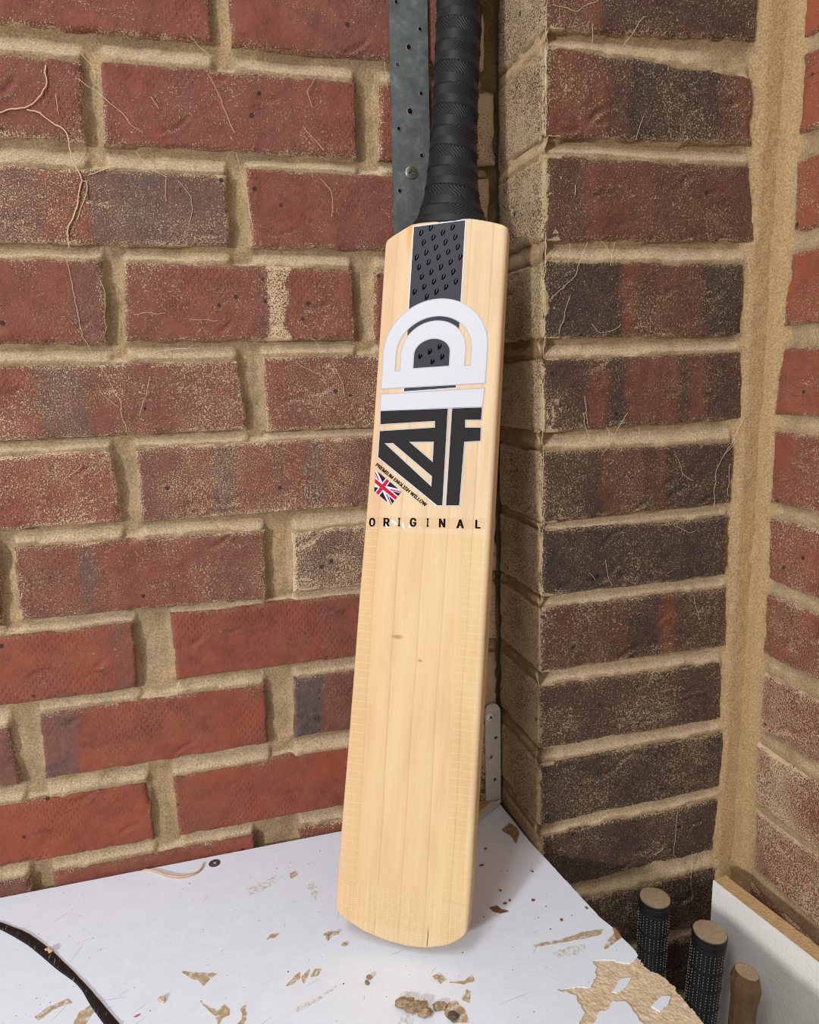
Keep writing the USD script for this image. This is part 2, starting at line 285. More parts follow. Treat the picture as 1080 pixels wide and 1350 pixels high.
def brick_patch(q, seed, name, to3, step=0.0024, proud=0.0, rough=0.0005, side=0.016, edge=0.0026, gouges=3, dust0=0.38):
    """One brick face with its four sides: a dense front grid, rounded and chipped at the edges. to3(u, v, w) -> xyz."""
    q = np.asarray(q, float) / 1000
    W, H = np.linalg.norm(q[1] - q[0]), np.linalg.norm(q[3] - q[0])
    g = np.random.default_rng(seed)

    def axis(L):
        n = int(L / step)
        e = np.array([0, .0004, .0010, .0018, .0028])
        return np.r_[e, np.linspace(.0044, L - .0044, n), L - e[::-1]] / L
    s, t = np.meshgrid(axis(W), axis(H))
    nu, nv = s.shape[1], s.shape[0]
    s, t = s.ravel(), t.ravel()
    P = ((1 - s) * (1 - t))[:, None] * q[3] + (s * (1 - t))[:, None] * q[2] + (s * t)[:, None] * q[1] + ((1 - s) * t)[:, None] * q[0]
    o = g.uniform(0, 50)
    A = np.c_[P * 55, np.full(len(P), o)]
    B = np.c_[P * 330, np.full(len(P), o + 7)]
    P = P + .0030 * np.stack([fbm(A, 3, seed % 97) - .5, fbm(A + 33, 3, seed % 89) - .5], 1) + .0011 * np.stack([fbm(B, 2, 3) - .5, fbm(B + 17, 2, 4) - .5], 1)
    d = np.minimum(np.minimum(s, 1 - s) * W, np.minimum(t, 1 - t) * H)
    er = edge * (0.5 + 1.3 * fbm(A * 1.7 + 5, 3, 11))
    w = proud + (fbm(A * .6, 3, 21) - .5) * .0016 + (fbm(B, 3, 31) - .5) * 2 * rough - er * np.clip(1 - d / er, 0, 1) ** 2
    # arrises knocked off here and there
    chip = np.clip(fbm(A * 1.3 + 60, 3, 41) - .56, 0, 1) * 10
    w = w - .003 * np.clip(chip, 0, 1) * np.clip(1 - d / .005, 0, 1)
    mark = np.zeros(len(P))
    for _ in range(gouges):                                        # nicks, finger marks and creases in the clay
        c, an, ln, wd = q[3] + (q[1] - q[3]) * g.uniform(.08, .92, 2), g.uniform(-.5, .6), g.uniform(.004, .017), g.uniform(.0012, .0026)
        dx = (P - c) @ [math.cos(an), math.sin(an)]; dy = (P - c) @ [-math.sin(an), math.cos(an)] + 18 * dx ** 2 * g.choice([-1, 1])
        m = np.exp(-(dx / ln) ** 4 - (dy / wd) ** 2)
        lip = np.exp(-(dx / ln) ** 4 - ((dy + wd * 1.5) / (wd * .8)) ** 2)
        w = w - .0024 * m + .0014 * lip
        mark = np.maximum(mark, lip)
    burn, dust, org = np.zeros(len(P)), np.full(len(P), DUST.get(name, dust0)), np.full(len(P), ORANGE.get(name, 0.0))
    sw = s + (fbm(np.c_[P * 90, np.full(len(P), o)], 3, 51) - .5) * .07
    for a, b, k in BURN.get(name, [(.3, .6, g.uniform(0, .25)), (.75, 1.0, g.uniform(0, .35))]):
        e = .035
        burn = np.maximum(burn, k * np.clip((sw - a) / e + .5, 0, 1) * np.clip((b - sw) / e + .5, 0, 1))
    for a, b, k in {'D2': [(.60, .70, 1.0)], 'C1': [(.42, .46, .5), (.86, .9, .5)], 'E1': [(.0, .1, .4)]}.get(name, []):
        dust = np.maximum(dust, k * np.clip((sw - a) / .03 + .5, 0, 1) * np.clip((b - sw) / .03 + .5, 0, 1))
    burn = np.clip(burn * (0.75 + .5 * fbm(A * 2, 3, 61)), 0, 1)
    org = org * np.clip(fbm(A * .8 + 9, 3, 71) * 2.2 - .4, 0, 1)
    dust = np.clip(dust + .75 * np.clip(1 - d / .0045, 0, 1) * fbm(A * 2.2, 3, 81) + .22 * mark + .5 * (fbm(A * .5 + 4, 3, 91) - .5), 0, 1.4)
    if to3 is to_left:
        dust = np.maximum(dust, 1.25 * np.clip((P[:, 0] - 1.222) / .012, 0, 1))
    # sides: drop the front's rim straight back
    idx = np.arange(nu * nv).reshape(nv, nu)
    rim = np.r_[idx[0, :], idx[1:, -1], idx[-1, -2::-1], idx[-2:0:-1, 0]]
    n = len(P)
    V = np.c_[np.vstack([P, P[rim], P[rim]]), np.r_[w, w[rim], np.full(len(rim), -side)]]
    k = np.arange(len(rim)); k2 = np.roll(k, -1)
    F = np.vstack([grid_faces(nu, nv), np.stack([n + k, n + len(rim) + k, n + len(rim) + k2], 1), np.stack([n + k, n + len(rim) + k2, n + k2], 1)])
    pt = np.stack([burn, dust, org], 1)
    pt = np.vstack([pt, pt[rim], pt[rim]])
    pt[n:, 1] = np.clip(pt[n:, 1] + .15, 0, 1.3)
    return to3(V[:, 0], V[:, 1], V[:, 2]), F, pt


def fix_winding(v, f, outward):
    a = v[f[:2000]]
    nsum = np.cross(a[:, 1] - a[:, 0], a[:, 2] - a[:, 0]).sum(0)
    return f if nsum @ np.asarray(outward) > 0 else f[:, ::-1]


def inside_mask(U, Vv, quads):
    m = np.zeros(U.shape, bool)
    for q in quads:
        q = np.asarray(q, float) / 1000
        a = np.ones(U.shape, bool)
        for k in range(4):
            p0, p1 = q[k], q[(k + 1) % 4]
            a &= (p1[0] - p0[0]) * (Vv - p0[1]) - (p1[1] - p0[1]) * (U - p0[0]) <= 0
        m |= a
    return m


def mortar_patch(u0, u1, v0, v1, step, quads, to3, seed, depth=0.0090, base=0.0012, flush=None, sand=None, brown=None):
    nu, nv = int((u1 - u0) / step) + 1, int((v1 - v0) / step) + 1
    U, Vv = np.meshgrid(np.linspace(u0, u1, nu), np.linspace(v0, v1, nv))
    ins = inside_mask(U, Vv, quads)
    dj = ndimage.distance_transform_edt(~ins) * step
    di = ndimage.distance_transform_edt(ins) * step
    A = np.stack([U * 60, Vv * 60, np.full(U.shape, seed * 1.3)], -1)
    B = np.stack([U * 260, Vv * 260, np.full(U.shape, seed * 2.1)], -1)
    big, fine = fbm(A, 4, seed), fbm(B, 3, seed + 3)
    prof = np.clip(dj / .0058, 0, 1); prof = np.sqrt(np.clip(1 - (1 - prof) ** 2, 0, 1))
    # bed joints are struck sloping: flush with the brick below, deep under the brick above
    rows = np.arange(nv)[:, None]
    below = np.maximum.accumulate(np.where(ins, rows, -999), 0)
    above = np.minimum.accumulate(np.where(ins, rows, 9999)[::-1], 0)[::-1]
    dn, up = (rows - below) * step, (above - rows) * step
    bed = np.clip((.034 - (dn + up)) / .006, 0, 1)
    tb = np.clip(dn / np.maximum(dn + up, 1e-6), 0, 1)
    slope = np.clip((tb - .12) / .62, 0, 1) * np.clip((1.12 - tb) / .22, .45, 1)
    prof = prof * (1 - bed) + slope * bed * 1.12
    rec = base + depth * prof * (.65 + .7 * fbm(A * .5 + 3, 2, seed + 9))
    if flush is not None:
        k = flush(U, Vv); rec = rec * (1 - k) - .0015 * k
    w = -rec + (big - .5) * .0046 + (fine - .5) * .0028
    # smears of mortar over the brick arrises
    sm = np.clip((fbm(A * .9 + 31, 3, seed + 17) - .585) * 12, 0, 1) * np.clip(1 - di / .007, 0, 1)
    w = np.where(ins, -.004 + (.0052 * sm), w)
    w = ndimage.gaussian_filter(w, .6)
    F = grid_faces(nu, nv)
    keep = (di.ravel()[F] < .0075).any(1)
    F = F[keep]
    idx = np.unique(F); re = np.full(nu * nv, -1); re[idx] = np.arange(len(idx)); F = re[F]
    pt = np.zeros((nu * nv, 3))
    pt[:, 0] = (np.zeros(U.shape) if brown is None else np.clip(brown(U, Vv) * (.5 + fbm(A * .7, 3, 5)), 0, 1)).ravel()
    pt[:, 1] = (np.clip((big - .5) * 1.2 + .1, 0, 1) if sand is None else np.clip(sand(U, Vv), 0, 1)).ravel()
    return to3(U.ravel()[idx], Vv.ravel()[idx], w.ravel()[idx]), F, pt[idx]


PY, PX, RX = -0.0893, 1.2528, 1.4743
to_left = lambda u, v, w: np.stack([u, -w, v], 1)
to_pier = lambda u, v, w: np.stack([u, PY - w, v], 1)
to_right = lambda u, v, w: np.stack([RX - w, -u, v], 1)
to_return = lambda u, v, w: np.stack([PX - w, -u, v], 1)          # u from the internal corner (about 0) to the pier's arris (.0893)

wall_left = thing('wall_left', label='red brick wall behind the cricket bat', kind='structure')
wall_pier = thing('wall_pier', label='dark burnt brick pier standing out right of the bat', kind='structure')
wall_right = thing('wall_right', label='dusty red brick side wall at the right edge', kind='structure')
LO = OFF  # children of the walls are placed in world coordinates


def wall_mesh(name, v, f, pt, material, parent, outward, **kw):
    f = fix_winding(v, f, outward)
    add(name, (v + LO, f), material, parent, smooth=True, paint=pt, **kw)


for i, (k, q) in enumerate(ROWS_LEFT.items()):
    out = k.endswith('x') or k[0] == 'Z'
    v, f, pt = brick_patch(q, 100 + i, k, to_left, step=.008 if out else .0024, proud=rng.uniform(-.0008, .0012))
    wall_mesh('brick', v, f, pt, M_BRICK, wall_left, (0, -1, 0))
for i, (k, q) in enumerate(ROWS_PIER.items()):
    g = np.random.default_rng(900 + i)
    q = [[max(a, 1254), b] for a, b in q]
    v, f, pt = brick_patch(q, 300 + i, k, to_pier, proud=g.uniform(-.0005, .0008), rough=.0011, gouges=6, dust0=.5)
    f = fix_winding(v, f, (0, -1, 0))
    h = [[-4, q[0][1]], [88.2, q[0][1]], [88.2, q[3][1]], [-4, q[3][1]]]
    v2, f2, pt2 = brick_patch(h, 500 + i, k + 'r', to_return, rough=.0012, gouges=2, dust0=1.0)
    pt2[:, 0] = .35 * (fbm(np.c_[v2 * 45], 3, 8) > .5)
    pt2[:, 2] = np.clip((.04 + .86 * np.clip((-.13 - v2[:, 2]) / .06, 0, 1)) * (.55 + .8 * fbm(np.c_[v2 * 70], 3, 9)), 0, 1)  # browner low down: yellow sawdust, with the bat's shadow put into the colour
    f2 = fix_winding(v2, f2, (-1, 0, 0))
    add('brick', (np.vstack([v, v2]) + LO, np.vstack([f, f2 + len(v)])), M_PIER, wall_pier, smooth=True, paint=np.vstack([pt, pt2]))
for i, (k, q) in enumerate(ROWS_RIGHT.items()):
    v, f, pt = brick_patch(q, 700 + i, k, to_right, step=.008 if k.endswith('x') else .0024, proud=rng.uniform(-.0012, .0012))
    wall_mesh('brick', v, f, pt, M_BRICK, wall_right, (-1, 0, 0))

v, f, pt = mortar_patch(.45, 1.2535, -.80, .15, .0023, list(ROWS_LEFT.values()), to_left, 3, brown=lambda u, v: .75 * np.clip((u - 1.205) / .02, 0, 1))
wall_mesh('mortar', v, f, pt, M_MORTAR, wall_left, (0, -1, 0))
v, f, pt = mortar_patch(1.2530, RX + .003, -1.10, .15, .0023, list(ROWS_PIER.values()), to_pier, 5, flush=lambda u, v: np.clip((u - 1.444) / .012, 0, 1), sand=lambda u, v: .12 + .7 * np.clip((u - 1.44) / .02, 0, 1))
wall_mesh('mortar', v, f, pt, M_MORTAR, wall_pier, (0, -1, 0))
ret = [[[-4, q[0][1]], [89.3, q[0][1]], [89.3, q[3][1]], [-4, q[3][1]]] for q in ROWS_PIER.values()]
v, f, pt = mortar_patch(-.006, .0890, -1.10, .15, .0023, ret, to_return, 6, depth=.003, base=-.0002, brown=lambda u, v: .85 * np.clip((-.12 - v) / .1, 0, 1), sand=lambda u, v: .1 + .25 * (v > -.13))  # lower joints browned alike, sawdust and the bat's shadow in one tone
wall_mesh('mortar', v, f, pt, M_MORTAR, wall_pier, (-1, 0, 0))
v, f, pt = mortar_patch(.0865, .56, -.92, .15, .0026, list(ROWS_RIGHT.values()), to_right, 7, depth=.0035, flush=lambda u, v: np.clip((.113 - u) / .010, 0, 1), sand=lambda u, v: .15 + .65 * np.clip((.118 - u) / .012, 0, 1))
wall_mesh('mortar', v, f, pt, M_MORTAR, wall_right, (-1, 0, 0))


def box(x0, x1, y0, y1, z0, z1):
    m = trimesh.creation.box([x1 - x0, y1 - y0, z1 - z0]); m.apply_translation([(x0 + x1) / 2, (y0 + y1) / 2, (z0 + z1) / 2]); return m


M_CORE = plain('wall_core', lin(140, 118, 88), .95)
FLOOR = -OFF[2]


def shift(m):
    m.apply_translation(LO); return m


add('backing', shift(box(.45, 1.30, .0135, .12, FLOOR, .15)), M_CORE, wall_left)
add('backing', shift(box(1.268, 1.53, PY + .0135, .0130, FLOOR, .15)), M_CORE, wall_pier)
add('backing', shift(box(RX + .0135, 1.60, -.80, PY + .013, FLOOR, .15)), M_CORE, wall_right)
M_FLOOR = plain('concrete_floor', lin(120, 112, 102), .85, bump=.002, bscale=90, var=.25, vscale=9)
fl = box(-.3, 1.60, -1.6, .12, FLOOR - .06, FLOOR)
add('floor', fl, M_FLOOR, None, label='grey concrete floor under the bench', kind='structure')

# ---------------------------------------------------------------- bench top
M_LAM = plain('white_melamine', lin(232, 238, 246), .38, bump=.00012, bscale=260, var=.03, vscale=60, spec=.45)
M_LAMEDGE = plain('laminate_edge', lin(196, 182, 164), .6, var=.2, vscale=120)
n_chip = {'t': ('texture_coordinate', {}), 'v': ('voronoi_texture', {'scale': 420.0}), 'n': ('noise_texture', {'scale': 150.0, 'detail': 5.0, 'roughness': .7}),
          'r': ('rgb_ramp', {'ramp': [(0.25, lin(192, 164, 128)), (0.5, lin(218, 194, 160)), (0.75, lin(232, 213, 184))]}), 'm': ('mix_color', {'fac': .35}),
          'u': ('bump', {'distance': .0005}), 'p': ('principled_bsdf', {'roughness': .85, 'specular_ior_level': .25})}
M_CHIP = mat('chipboard', n_chip, [('t.object', 'v.vector'), ('t.object', 'n.vector'), ('n.fac', 'r.fac'), ('r.color', 'm.a'), ('v.color', 'm.b'), ('r.color', 'p.base_color'), ('v.distance', 'u.height'), ('u.normal', 'p.normal')])
def patchy(name, color, lo, hi, scale, rough=.35, most=1.0):
    n = {'t': ('texture_coordinate', {}), 'n': ('noise_texture', {'scale': scale, 'detail': 5.0, 'roughness': .7}), 'r': ('map_range', {'range_type': 'smoothstep', 'from_min': lo, 'from_max': hi, 'to_min': 0.0, 'to_max': most, 'clamp': True}),
         'tr': ('transparent_bsdf', {}), 'p': ('principled_bsdf', {'base_color': color, 'roughness': rough}), 'm': ('mix_closure', {})}
    return mat(name, n, [('t.object', 'n.vector'), ('n.fac', 'r.value'), ('r.result', 'm.fac'), ('tr.BSDF', 'm.closure1'), ('p.BSDF', 'm.closure2')], 'm.closure')


M_GLUE = patchy('dried_glue', lin(206, 174, 116), .30, .70, 260.0, .35, .72)
M_RESIN = patchy('amber_glue', lin(176, 134, 80), .26, .66, 300.0, .3, .8)

EDGE = np.array([[1247.2, -3], [1247.6, -20], [1250.6, -76.2], [1258.2, -138.2], [1261.0, -160.5], [1263.4, -181.5], [1266.4, -192], [1268.9, -199.6], [1269.3, -208.9], [1271.4, -219.3], [1270.8, -231.4], [1272.6, -241.0], [1277.2, -243.9],
                 [1279.9, -251.3], [1281.8, -259], [1279.8, -263.2], [1281.2, -271.8], [1282.0, -291.3], [1282.6, -313.5], [1287, -400], [1292, -520], [1296, -590]]) / 1000
outline = Polygon(np.vstack([[[.36, -.003]], EDGE, [[.36, -.590]]]))
CHIP = Polygon(np.array([[1235.3, -220.9], [1243.6, -222.1], [1254.8, -227.7], [1261.8, -232.0], [1271.2, -226.7], [1292, -226], [1296, -262], [1296, -330], [1266.3, -318], [1258, -300], [1252.3, -291.3], [1242.6, -286.0], [1239.7, -277.1], [1240.0, -271.4],
                         [1240.4, -265.6], [1238.2, -260.0], [1230.6, -257.6], [1223.7, -261.6], [1216.2, -262.8], [1209.4, -268.9], [1201.1, -274.1], [1194, -270], [1206.8, -259.9], [1206.6, -250.2], [1207.6, -244.2], [1197.2, -236.8], [1210.9, -238.2], [1220.7, -241.3], [1228.8, -235.3], [1233.7, -228.7]]) / 1000)
ISL = [Polygon(np.array(a) / 1000) for a in ([[1234.1, -250.0], [1246.0, -242.0], [1254.9, -242.8], [1248.2, -247.9], [1237.3, -252.2]], [[1254.3, -268.7], [1266.8, -263.9], [1272.6, -265.7], [1268.0, -270.5], [1257.3, -274.4]])]
chip = rough_ring(CHIP, .0022, .0012, 3, 260)
isl = unary_union([rough_ring(a, .0012, .0010, 5 + i, 300) for i, a in enumerate(ISL)])
rag = rough_ring(outline, .0007, .0015, 9, 220)
lam_poly = rag.intersection(sbox(.36, -.595, 1.2945, -.003)).difference(chip.difference(isl))
bench = thing('workbench_top', (1.0, -.3, TABLE), 'white melamine chipboard bench top with a chipped right edge under the bat', 'workbench')
BB = (1.0, -.3, TABLE)
LT = .0009
add('laminate', extrude(lam_poly, LT, TABLE - LT), M_LAM, bench, base=BB)
core = rough_ring(outline.buffer(-.0004), .0012, .0018, 13, 300)
core = core.intersection(sbox(.36, -.595, 1.30, -.003)).intersection(outline.buffer(.0006))
add('chipboard_core', extrude(core, .0165, TABLE - LT - .0185), M_CHIP, bench, base=BB, label='raw chipboard core of the bench top')
# torn chipboard face, rough, under the missing laminate
gx, gy = np.meshgrid(np.arange(1.190, 1.2835, .0009), np.arange(-.335, -.212, .0009))
zz = TABLE - LT + (fbm(np.stack([gx * 300, gy * 300, 0 * gx], -1), 4, 2) - .62) * .0011
from shapely import contains_xy
ok = contains_xy(core.intersection(chip.buffer(.0012)), gx.ravel(), gy.ravel())
F = grid_faces(gx.shape[1], gx.shape[0]); F = F[ok[F].all(1)]
add('torn_face', (np.c_[gx.ravel(), gy.ravel(), zz.ravel()], F), M_CHIP, bench, base=BB, smooth=True, label='torn tan chipboard where the white skin is missing')
add('underside', extrude(core.buffer(-.0005), .0012, TABLE - .0207), M_LAM, bench, base=BB)
for x, y in ((.42, -.06), (1.20, -.50), (.42, -.54)):
    add('leg', box(x - .02, x + .02, y - .02, y + .02, FLOOR, TABLE - .0207), M_CHIP, bench, base=BB)


def blob(pts, h, seed, amp=.0009):
    return extrude(rough_ring(Polygon(np.array(pts) / 1000).buffer(.0004), amp, .0008, seed, 350), h, TABLE + .00005)


STAINS = [[[1198.9, -193.3], [1221.6, -195.0], [1242.7, -193.4], [1258.8, -195.0], [1254.6, -199.3], [1236.7, -198.7], [1217.7, -197.0], [1199.4, -195.3]], [[1250.2, -212.6], [1257.1, -206.7], [1265.0, -202.6], [1265.9, -207.8], [1256.9, -211.5], [1250.0, -214.1]],
          [[930.7, -136.4], [943.1, -141.7], [955.9, -146.5], [950.9, -150.0], [946.4, -155.1], [943.7, -148.5], [937.5, -145.2]], [[944.3, -168.4], [948.6, -174.4], [955.4, -180.5], [961.3, -177.0], [963.9, -181.1], [964.8, -186.0], [958.9, -188.1], [956.7, -193.1], [954.8, -184.9]],
          [[1006.6, -173.9], [1013.0, -167.3], [1017.4, -164.2], [1016.2, -169.7], [1010.0, -173.5]], [[1018.5, -169.0], [1025.0, -163.6], [1021.7, -171.4], [1018.9, -174.9]], [[1025.2, -171.1], [1029.5, -165.0], [1033.4, -166.2], [1030.3, -171.2]],
          [[996.2, -123.0], [1000.2, -119.2], [1006.3, -120.2], [1002.3, -123.2]], [[829.8, -147.4], [835.6, -141.3], [849.2, -137.4], [853.5, -141.5], [841.0, -143.0], [833.4, -150.5]], [[856.1, -166.9], [860.3, -152.3], [867.3, -147.8], [870.1, -153.4], [865.5, -163.6]],
          [[973.4, -193.8], [972.8, -183.9], [975.6, -182.1], [975.5, -194.5], [972.1, -200.3], [965.4, -198.3]], [[1115.5, -200.0], [1120.5, -199.4], [1121.9, -204.1], [1116.7, -205.4]],
          [[1123.4, -206.8], [1134.4, -209.5], [1141.8, -206.0], [1142.0, -211.3], [1133.5, -211.5]], [[1127.9, -224.1], [1134.0, -217.1], [1135.4, -219.6], [1131.2, -227.8]], [[1113.4, -224.3], [1122.3, -223.7], [1126.4, -231.6], [1125.8, -242.3], [1115.7, -240.3], [1112.0, -233.6]], [[1022.8, -50.3], [1027.8, -48.7], [1029.3, -53.5], [1023.4, -56.9]]]
for i, s in enumerate(STAINS):
    add('glue_smear', blob(s, .00022, 20 + i), M_GLUE, bench, base=BB)
M_FAINT = patchy('thin_glue_film', lin(214, 194, 146), .42, .80, 300.0, .4, .55)
for i, s in enumerate(([[983.6, -58.5], [997.1, -55.7], [1013.4, -47.3], [1008.3, -58.3], [996.3, -65.6], [986.3, -67.3]], [[1083.7, -210.4], [1087.5, -204.7], [1093.6, -208.0], [1093.8, -213.5], [1086.6, -212.6]], [[1036, -72], [1041, -66], [1045, -80], [1040, -92]], [[1210, -205], [1226, -203], [1240, -206], [1228, -212], [1213, -210]], [[1085, -222], [1075, -232], [1083, -246], [1090, -230]],
                       [[1010, -196], [1030, -190], [1046, -183], [1044, -185], [1028, -193], [1011, -199]], [[935, -196], [950, -192], [968, -206], [952, -210]])):
    add('glue_film', blob(s, .00010, 60 + i, .0016), M_FAINT, bench, base=BB)
for s, k in (([[1231.8, -51.5], [1243.3, -43.7], [1247.5, -52.8], [1244.9, -62.0], [1236.5, -73.9], [1237.0, -61.9]], 1), ([[1267.0, -197.5], [1268.9, -198.1], [1268.4, -207.2], [1263.3, -208.7]], 2)):
    add('resin_drip', blob(s, .0007 * k, 80 + k), M_RESIN, bench, base=BB, label='amber resin drip on the bench edge')
M_SPOT = plain('brown_stain', lin(132, 94, 66), .6, var=.3, vscale=300)
for i, (x, y) in enumerate([(1205.8, -72.3), (1193.8, -93.2), (1197.7, -128.7), (1195.3, -144.3), (1200.4, -142.2), (1234.6, -114.9), (1219.6, -148.2), (1258.5, -170), (1232, -176)]):
    a = rng.uniform(0, 6.28); pts = [[x + (1.3 + .7 * math.sin(2 * k + a)) * math.cos(k * 1.05) * (.8 if i > 1 else 1.1), y + 1.1 * math.sin(k * 1.05)] for k in range(6)]
    add('brown_spot', blob(pts, .0003, 90 + i, .0004), M_SPOT, bench, base=BB)
add('brown_spot', blob([[1181.0, -145.3], [1187.2, -145.5], [1189.7, -150.9], [1193.9, -154.0], [1187.2, -153.7], [1183.0, -150.6]], .0005, 99), M_SPOT, bench, base=BB)
M_DARK = plain('dark_speck', lin(48, 40, 36), .7)
M_PINK = plain('pink_mark', lin(214, 96, 140), .6)
dots = [(1012.1, -39.4), (1054.3, -27.0), (934.5, -35.8), (1009.1, -160.9), (1047.7, -184.6), (1172.3, -153.5), (1207.6, -105.2), (1213.5, -107.1), (1226.9, -158.1), (1242.6, -173.9), (1215.1, -167.9), (1219.0, -182.2), (1142.6, -183.6), (1258.5, -81.0)]
specks = []
for i in range(230):
    x, y = (dots[i][0] / 1000, dots[i][1] / 1000) if i < len(dots) else (rng.uniform(.80, 1.262), rng.uniform(-.30, -.012))
    if not outline.contains(Point(x, y)) or chip.contains(Point(x, y)):
        continue
    r = .00065 if i < len(dots) else rng.uniform(.00014, .0004)
    k = rng.uniform(0, 6.28); e = rng.uniform(.5, 1.0)
    pts = [(x + r * math.cos(k + a), y + r * e * math.sin(k + a)) for a in np.arange(6) * 1.047]
    specks.append(extrude(Polygon(pts), .00018, TABLE))
add('dirt_specks', cat_mesh(specks), M_DARK, bench, base=BB, kind='stuff')
scr = []
for i in range(46):
    x, y, a, l = rng.uniform(.82, 1.25), rng.uniform(-.29, -.02), rng.uniform(-.2, 1.3), rng.uniform(.004, .02)
    if i < 2:
        x, y, a, l = [(1.150, -.236, .12, .03), (.885, -.146, .5, .010)][i]
    p0, p1 = np.array([x, y]), np.array([x + l * math.cos(a), y + l * math.sin(a)])
    if outline.contains(Point(*p1)) and not chip.buffer(.003).contains(Point(*p0)) and not chip.buffer(.003).contains(Point(*p1)):
        nn = np.array([-math.sin(a), math.cos(a)]) * .00013
        scr.append(extrude(Polygon([p0, (p0 + p1) / 2 + nn, p1, (p0 + p1) / 2 - nn]), .00012, TABLE))
add('scratches', cat_mesh(scr), plain('scratch', lin(176, 166, 152), .6), bench, base=BB, kind='stuff')
add('pink_mark', blob([[902.8, -166.9], [900.8, -166.9], [898.6, -167.9], [900.5, -168.4]], .00015, 98, .0002), M_PINK, bench, base=BB, label='short pink pen mark')


def lump(c, size, seed, n=40, rough=.28):
    g = np.random.default_rng(seed); p = g.normal(size=(n, 3)); p /= np.linalg.norm(p, axis=1, keepdims=True)
    p *= 1 - rough * g.uniform(0, 1, (n, 1))
    h = trimesh.Trimesh(p * np.array(size)).convex_hull
    h = h.subdivide().subdivide()
    h.vertices += h.vertex_normals * ((fbm(h.vertices * 3 / max(size) + seed, 3, seed) - .5)[:, None] * max(size) * .45)
    h.apply_translation(np.array(c) - [0, 0, h.bounds[0][2]])
    return h


M_WOODCHIP = plain('wood_chip', lin(190, 160, 126), .8, var=.35, vscale=500, bump=.0008, bscale=700)
M_BARK = plain('glue_lump', lin(160, 134, 104), .75, var=.45, vscale=330, bump=.001, bscale=600)
TZ = TABLE


def debris(name, mesh, material, label, cat, group=None):
    add(name, mesh, material, None, smooth=60, label=label, cat=cat, group=group)


big = trimesh.util.concatenate([lump((1.0862, -.2165, TZ), (.0085, .0052, .0030), 1), lump((1.0930, -.2225, TZ), (.0100, .0054, .0034), 2), lump((1.0985, -.2285, TZ), (.0066, .0044, .0026), 3)])
debris('glue_lump', big, M_BARK, 'large brown crusty glue lump at the bottom of the picture', 'glue lump')
debris('glue_lump', lump((1.1100, -.2255, TZ), (.0062, .0042, .0016), 4), M_BARK, 'flatter tan glue lump just right of the largest one', 'glue lump')
debris('glue_lump', lump((1.1168, -.2365, TZ), (.0050, .0042, .0024), 5), plain('grey_glue', lin(84, 76, 62), .6, var=.4, vscale=400), 'dark grey glue lump at the bottom edge under the bat', 'glue lump')
debris('glue_lump', trimesh.util.concatenate([lump((1.0670, -.1862, TZ), (.0026, .0021, .0018), 6), lump((1.0648, -.1890, TZ), (.0022, .0030, .0005), 7)]), M_BARK, 'small dark lump with a tan tail below the bat toe', 'glue lump')
debris('wood_chip', trimesh.util.concatenate([lump((1.0445, -.1335, TZ), (.0048, .0016, .0011), 8), lump((1.0432, -.1375, TZ), (.0016, .0036, .0012), 9), lump((1.0498, -.1350, TZ), (.0034, .0012, .0014), 10)]), M_WOODCHIP, 'star shaped splinter left of the bat toe', 'wood chip')
debris('wood_chip', lump((1.0551, -.1481, TZ), (.0028, .0019, .0010), 11), M_WOODCHIP, 'small oval wood chip beside the bat toe', 'wood chip')
debris('wood_chip', trimesh.util.concatenate([lump((.9169, -.1592, TZ), (.0030, .0024, .0013), 12), lump((.9182, -.1612, TZ), (.0016, .0014, .001), 13)]), plain('pale_chip', lin(206, 178, 150), .8, var=.2, vscale=500), 'pale crumb of wood right of the black strap', 'wood chip')
debris('wood_chip', lump((1.1155, -.2002, TZ + .0002), (.0030, .0022, .0009), 14), M_WOODCHIP, 'tan flake of wood above the flat glue lump', 'wood chip')
sv = np.array([[892.1, -3.9], [897, -5.2], [903.8, -10.1], [915.6, -21.4], [927.7, -27.4], [939.7, -25.9], [945.7, -19.2], [947.1, -9.7]]) / 1000
tt = np.linspace(0, 1, 40); ss = np.linspace(0, 1, len(sv))
sx, sy = np.interp(tt, ss, sv[:, 0]), np.interp(tt, ss, sv[:, 1])
sx, sy = ndimage.gaussian_filter1d(sx, 1.6, mode='nearest'), ndimage.gaussian_filter1d(sy, 1.6, mode='nearest')
add('wood_shaving', tube(np.c_[sx, sy, TZ + .0009 + .0012 * np.sin(tt * 3.1) ** 2], .00085 * (.45 + np.sin(tt * 3.0 + .07) * .7), 6), plain('shaving', lin(212, 170, 126), .7, var=.2, vscale=300), None, smooth=True, label='thin curled wood shaving lying by the wall beside the screw', cat='wood shaving')

# ---------------------------------------------------------------- screws


def screw_head(r, dome, recess_r, seed=0):
    """A cross-head screw lying in the xy plane, its head rising along +z."""
    m = m3.Manifold.revolve(m3.CrossSection([[[0, -.004], [r * .55, -.004], [r * .6, 0], [r, 0], [r, dome * .35], [r * .8, dome * .8], [r * .5, dome], [0, dome]]]), 40)
    for a in (0, 90):
        b = m3.Manifold.cube([recess_r * 2, recess_r * .42, dome * 2.5], True).rotate([0, 0, a + seed]).translate([0, 0, dome * .9])
        m = m - b
    m = m - m3.Manifold.sphere(recess_r * .45, 16).translate([0, 0, dome * .75])
    mm = m.to_mesh()
    return trimesh.Trimesh(mm.vert_properties[:, :3], mm.tri_verts)


